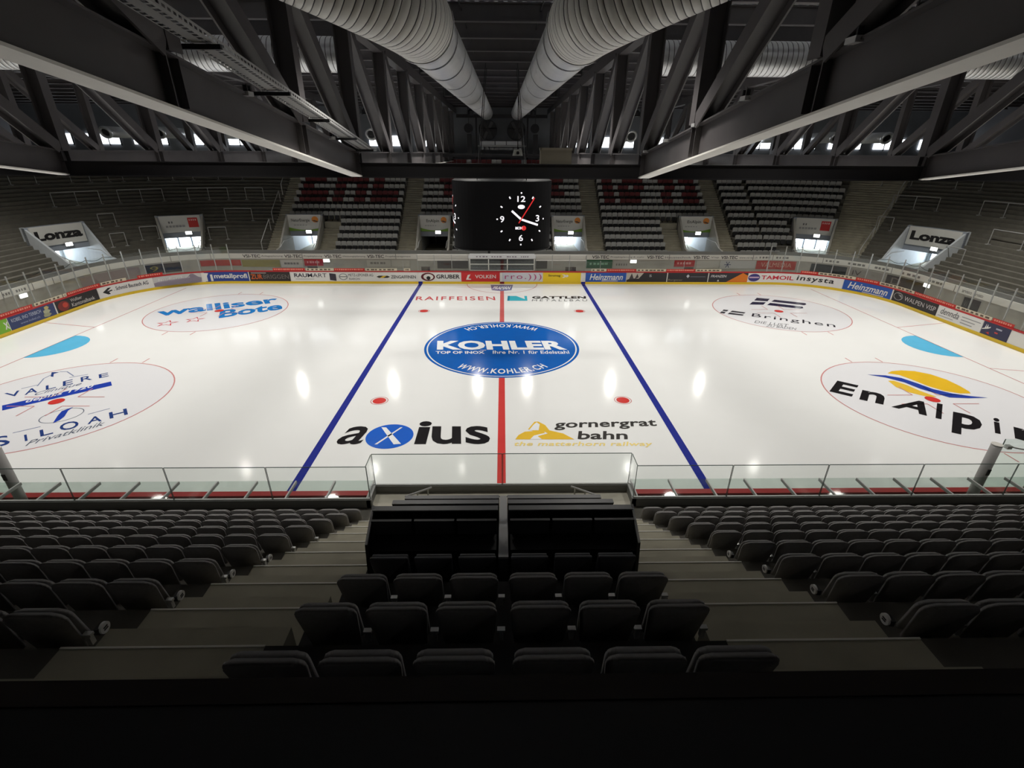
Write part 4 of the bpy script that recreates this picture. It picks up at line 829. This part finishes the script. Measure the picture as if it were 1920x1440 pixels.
# glass balustrade
def balustrade(lab, segs):
    t = tag(empty('glass_balustrade', (0, 0, 0)), lab, 'balustrade')
    for p, q in segs:
        p, q = Vector(p), Vector(q); d = (q-p).normalized(); sd = Vector((-d.y, d.x, 0))*.008
        a, b_ = p+d*.012, q-d*.012; up = Vector((0, 0, .98))
        g = MB().hexa([a-sd, b_-sd, b_+sd, a+sd, a-sd+up, b_-sd+up, b_+sd+up, a+sd+up]).build('pane', M_GLASS, t)
        MB().beam(a+up, b_+up, .016, .014).build('top_edge', M_GEDGE, g)
        for e in (a, b_): MB().beam(e, e+up, .004, .016, (1, 0, 0) if abs(d.x) > .5 else (0, 1, 0)).build('side_edge', M_GEDGE, g)
        MB().beam(a+Vector((0, 0, .01)), b_+Vector((0, 0, .01)), .05, .03).build('base_channel', M_GALV, g)
xs = [-3.32-2.48*i for i in range(7)]
balustrade('frameless glass balustrade in front of the seat block on the axius logo side', [((xs[i+1], -16.81, 2.22), (xs[i], -16.81, 2.22)) for i in range(6)])
xs = [3.40+2.43*i for i in range(7)]
balustrade('frameless glass balustrade in front of the seat block on the mountain railway logo side', [((xs[i], -16.81, 2.22), (xs[i+1], -16.81, 2.22)) for i in range(6)])
balustrade('frameless glass balustrade around the projecting press platform', [((-3.36, -16.2, 2.19), (.04, -16.2, 2.19)), ((.04, -16.2, 2.19), (3.43, -16.2, 2.19)), ((-3.36, -16.77, 2.19), (-3.36, -16.22, 2.19)), ((3.43, -16.77, 2.19), (3.43, -16.22, 2.19))])
# glass canopies over the players' benches
for sg, wh in ((-1, 'axius logo side'), (1, 'mountain railway logo side')):
    t = tag(empty('bench_canopy', (0, 0, 0)), 'glass canopy on steel bars over the players bench on the ' + wh, 'canopy')
    for i in range(12):
        x0, x1 = sorted((sg*(3.55+1.06*i)+.05, sg*(3.55+1.06*(i+1))+.05))
        MB().box(x0+.01, -16.76, 2.04, x1-.01, -15.80, 2.052).build('pane', M_GLASS2, t)
        MB().box((x0 if sg > 0 else x1)-.018, -16.76, 1.99, (x0 if sg > 0 else x1)+.018, -15.82, 2.075).build('bar', M_GALV, t)
# tall poles and corner glass at the ends of the bench area
for x, wh in ((-13.78, 'SILOAH logo'), (14.03, 'EnAlpin logo')):
    t = tag(empty('safety_pole', (x, -15.38, 0)), 'thick round grey pole standing at the near boards beside the ' + wh, 'pole')
    MB().tube([(0, 0, 0), (0, 0, 2.86)], .13, 20).build('shaft', mat('pole_grey', (.42, .41, .40), .5), t, True); MB().tube([(0, 0, 2.86), (0, 0, 2.88)], .135, 20).build('cap', M_WHITE, t); MB().box(-.05, -.14, 1.9, .05, -.12, 2.1).build('bracket', M_DARK, t)
    g = tag(empty('corner_shield', (x, -15.24, 0)), 'tall clear shield glass with steel clamp next to the pole at the ' + wh, 'glass screen')
    sg = 1 if x > 0 else -1
    for q in range(4):
        a, b_ = sorted((sg*(.35+1.3*q), sg*(.35+1.3*q+1.28))); MB().box(a, 0, 1.08, b_, .012, 2.95).build('pane', glass_mat('glass_tint', (.90, .94, .92)), g)
        MB().box(a-.008, 0, 1.08, a+.008, .02, 2.95).build('pane_edge', M_GEDGE, g)
    MB().tube([(sg*.55, -.05, 2.72), (sg*2.6, -.6, 2.5)], .02, 6).build('stay_bar', M_METAL, g); MB().box(sg*.5-.07, -.08, 2.66, sg*.5+.07, .04, 2.76).build('clamp', M_METAL, g)

# near seats -----------------------------------------------------
def rounded(w0, w1, z0, z1, r, n=4):     # trapezoid outline with rounded top corners, x/z
    o = [(-w0, z0)]
    o += [(-w1+r-r*cos(a), z1-r+r*sin(a)) for a in [pi/2*i/n for i in range(n+1)]]
    o += [(w1-r+r*sin(a), z1-r+r*cos(a)) for a in [pi/2*i/n for i in range(n+1)]]
    return o+[(w0, z0)]
def shell(outl, yf, th, bulge=0.):       # outline extruded in y, y offset depends on z, centre bulged
    P = [(x, yf(z)+bulge*(x/.25)**2, z) for x, z in outl]; return MB().prism(P, (0, th, 0))
def seat_parts(wd, top, r, mback, mpad, padtop):
    back = bevel_mesh(shell(rounded(wd*.84, wd, .30, top, r), lambda z: -.02-.20*(z-.36), .05, .02).mesh('backrest', mback), .016, 2)
    pad = bevel_mesh(shell(rounded(wd*.92, wd*.95, .36, padtop, r*.9), lambda z: .034-.20*(z-.36), .055, .02).mesh('seat_pad', mpad), .02, 2)
    for me in (back, pad): me.polygons.foreach_set('use_smooth', [True]*len(me.polygons))
    return back, pad
for_b, for_p = seat_parts(.235, .80, .10, M_SEATN, M_SEATP, .77)
vip_b, vip_p = seat_parts(.235, .825, .07, M_SEATN, M_SEATP, .80)
blk_b, blk_p = seat_parts(.215, .825, .012, M_BLACKF, M_BLACKF, .80)
legm = MB().box(-.02, .02, 0, .02, .07, .4).box(-.02, -.03, .30, .02, .2, .36).mesh('support', M_DARK)
brk = MB().box(-.018, -.02, .36, .018, .02, .47).box(-.032, -.02, .45, .032, .02, .475).mesh('side_bracket', M_METAL)
capm = MB().tube([(-.012, .13, .40), (.012, .13, .40)], .048, 20).mesh('hinge_cap', M_CAP); capd = MB().box(-.016, .11, .385, .016, .15, .395).box(-.016, .11, .405, .016, .15, .415).mesh('cap_slot', M_DARK)
def near_seat(x, k, bm, pm_, label, group, pitch=.5, cap=0, bracket=True):
    t = tag(empty('folding_seat', (x, YK(k)+.06, ZF(k))), label, 'seat', group)
    obj('backrest', bm, t); obj('seat_pad', pm_, t); obj('support', legm, t)
    if bracket: obj('side_bracket', brk, t, (pitch/2, .02, 0))
    if cap: c = obj('hinge_cap', capm, t, (cap*(.275), .0, 0)); obj('cap_slot', capd, c); obj('hinge_arm', MB().box(-.02, .08, .37, .02, .15, .43).mesh('hinge_arm', M_DARK), t, (cap*.25, 0, 0))
    return t
EDGE = {-1: 3.24, 1: 3.31}
for k in range(10):
    for sg, wh in ((-1, 'axius logo side'), (1, 'mountain logo side')):
        for i in range(24):
            x = sg*(EDGE[sg]+.25+.5*i); p = proj((x, YK(k), ZF(k)+.8))
            if not (-110 < p[0] < 2030): break
            lab = 'dark grey folding seat, %s row behind glass, %s from the steps, %s' % (ORD[k], NUM[i], wh)
            if i == 0: near_seat(x, k, for_b, for_p, 'aisle-end folding seat with hinge cap, %s row behind the glass, %s' % (ORD[k], wh), None, cap=-sg if k > 4 else 0, bracket=(k > 2))
            else: near_seat(x, k, for_b, for_p, lab, 'folding seats, %s row, %s' % (ORD[k], wh), bracket=False)
for k in (7, 8, 9):
    for sg in (-1, 1):
        for i in range(3):
            x = .06+sg*(.285+.535*i)
            near_seat(x, k, vip_b, vip_p, 'grey padded seat, %s row behind press seats, %s, %s side' % (NUM[k-7], ('beside the centre gap', 'middle of three', 'beside the steps')[i], 'axius logo' if sg < 0 else 'mountain logo'), 'padded seats, %s row behind the press seats' % ('first', 'second', 'third')[k-7], .53)
for sg in (-1, 1):
    for i in range(3): near_seat(.06+sg*(.30+.505*i), 6, blk_b, blk_p, 'black square press seat, %s, %s side' % (('beside the partition', 'middle of three', 'beside the steps')[i], 'axius logo' if sg < 0 else 'mountain logo'), 'black press seats at the monitor desks', .5, bracket=False)

# press desks, monitors, divider, handrails
M_DESK = mat('desk_black', (.010, .010, .012), .35); M_DTOP = mat('desk_top', (.22, .22, .225), .4)
dv = tag(empty('desk_divider', (.06, -20, 0)), 'pale sloping partition wall between the two halves of the press desks', 'partition')
MB().hexa([(-.058, -2.4, 3.9), (.058, -2.4, 3.9), (.058, .05, 3.2), (-.058, .05, 3.2), (-.058, -2.4, 5.72), (.058, -2.4, 5.72), (.058, .05, 4.72), (-.058, .05, 4.72)]).build('panel', mat('divider_dark', (.10, .10, .105), .5), dv)
MB().hexa([(-.062, -2.41, 5.72), (.062, -2.41, 5.72), (.062, .06, 4.72), (-.062, .06, 4.72), (-.062, -2.41, 5.75), (.062, -2.41, 5.75), (.062, .06, 4.75), (-.062, .06, 4.75)]).build('capping', mat('divider_cap', (.36, .36, .35), .5), dv)
for k, hx in ((6, 1.70), (5, 1.66), (4, 1.66)):
    y = YK(k)+.85; zt = ZF(k)+.82
    for sg, wh in ((-1, 'axius logo'), (1, 'mountain railway logo')):
        x0, x1 = (-hx+.06, -.01) if sg < 0 else (.13, hx+.06)
        t = tag(empty('press_desk', (0, y, 0)), 'black press desk with grey top edge, %s tier, on the %s half' % ({6: 'upper', 5: 'middle', 4: 'lower'}[k], wh), 'desk')
        MB().box(x0, -.03, zt-.02, x1, .06, zt).build('desk_ledge', M_DTOP, t)
        MB().box(x0, -.01, zt-.95, x1, .04, zt-.02).build('front_panel', M_DESK, t)
        MB().box(x0+.02, -.40, zt-.36, x1-.02, -.01, zt-.33).build('worktop', M_DESK, t)
        if k == 6:
            xe = x0 if sg < 0 else x1
            MB().hexa([(xe-.02, -.55, zt-1.2), (xe+.02, -.55, zt-1.2), (xe+.02, .06, zt-1.5), (xe-.02, .06, zt-1.5), (xe-.02, -.42, zt-.22), (xe+.02, -.42, zt-.22), (xe+.02, .06, zt), (xe-.02, .06, zt)]).build('end_panel', M_DESK, t)
            MB().beam((xe, -.43, zt-.20), (xe, .05, zt+.015), .03, .015).build('end_edge', M_METAL, t)
            for i in range(3):
                W = (x1-x0)/3; xm = x0+W*(i+.5)
                mt_ = tag(empty('monitor', (xm, y-.16, zt-.33)), 'flat black monitor on the upper press desk, %s, %s half' % (('beside the steps', 'middle of three', 'beside the partition')[i if sg < 0 else 2-i], wh), 'monitor', 'monitors on the %s half' % wh)
                MB().box(-W*.47, -.02, .06, W*.47, .02, .28).build('frame', M_BLACK, mt_); MB().box(-W*.45, -.026, .075, W*.45, -.02, .265).build('screen', mat('dead_screen', (.05, .051, .058), .35), mt_)
                MB().box(-.06, .0, 0, .06, .03, .1).box(-.1, -.06, 0, .1, .06, .012).build('stand', M_BLACK, mt_)
                MB().box(W*.1, -.36, 0, W*.22, -.33, .012).build('cable_port', M_METAL, mt_) if False else None
for sg, wh in ((-1, 'axius logo'), (1, 'mountain railway logo')):
    t = tag(empty('stair_handrail', (0, 0, 0)), 'short tilted steel handrail in front of the press desks on the %s side' % wh, 'handrail')
    P = lambda x, y, Y: at(x if sg < 0 else 1880-x, y-(2 if sg > 0 else 0), Y=Y)
    a, b_ = P(760, 931, -17.9), P(809, 914, -17.35)
    MB().tube([a, b_], .022, 6).build('rail', M_GALV, t); 
    for q in (.45, .85): c_ = a.lerp(b_, q); MB().tube([c_, Vector((c_.x, c_.y, 2.4))], .02, 6).build('post', M_GALV, t)
    MB().tube([a, Vector((.06+sg*.03, a.y, a.z-.02))], .015, 6).build('long_rail', M_DARK, t)

# lodge parapet the picture is taken over
led = tag(empty('lodge_counter', (0, -26.34, 9.3)), 'black counter with dark brown front edge at the lodge window above the seats', 'counter')
MB().box(-5, -1.2, -.06, 5, -.02, 0).build('counter_top', M_BLACK, led); MB().box(-5, -.03, -.5, 5, .02, .004).build('front_edge', mat('brown_wood', (.020, .012, .009), .6), led); MB().box(-5, -1.2, -.55, 5, -.05, -.06).build('counter_body', M_BLACK, led)
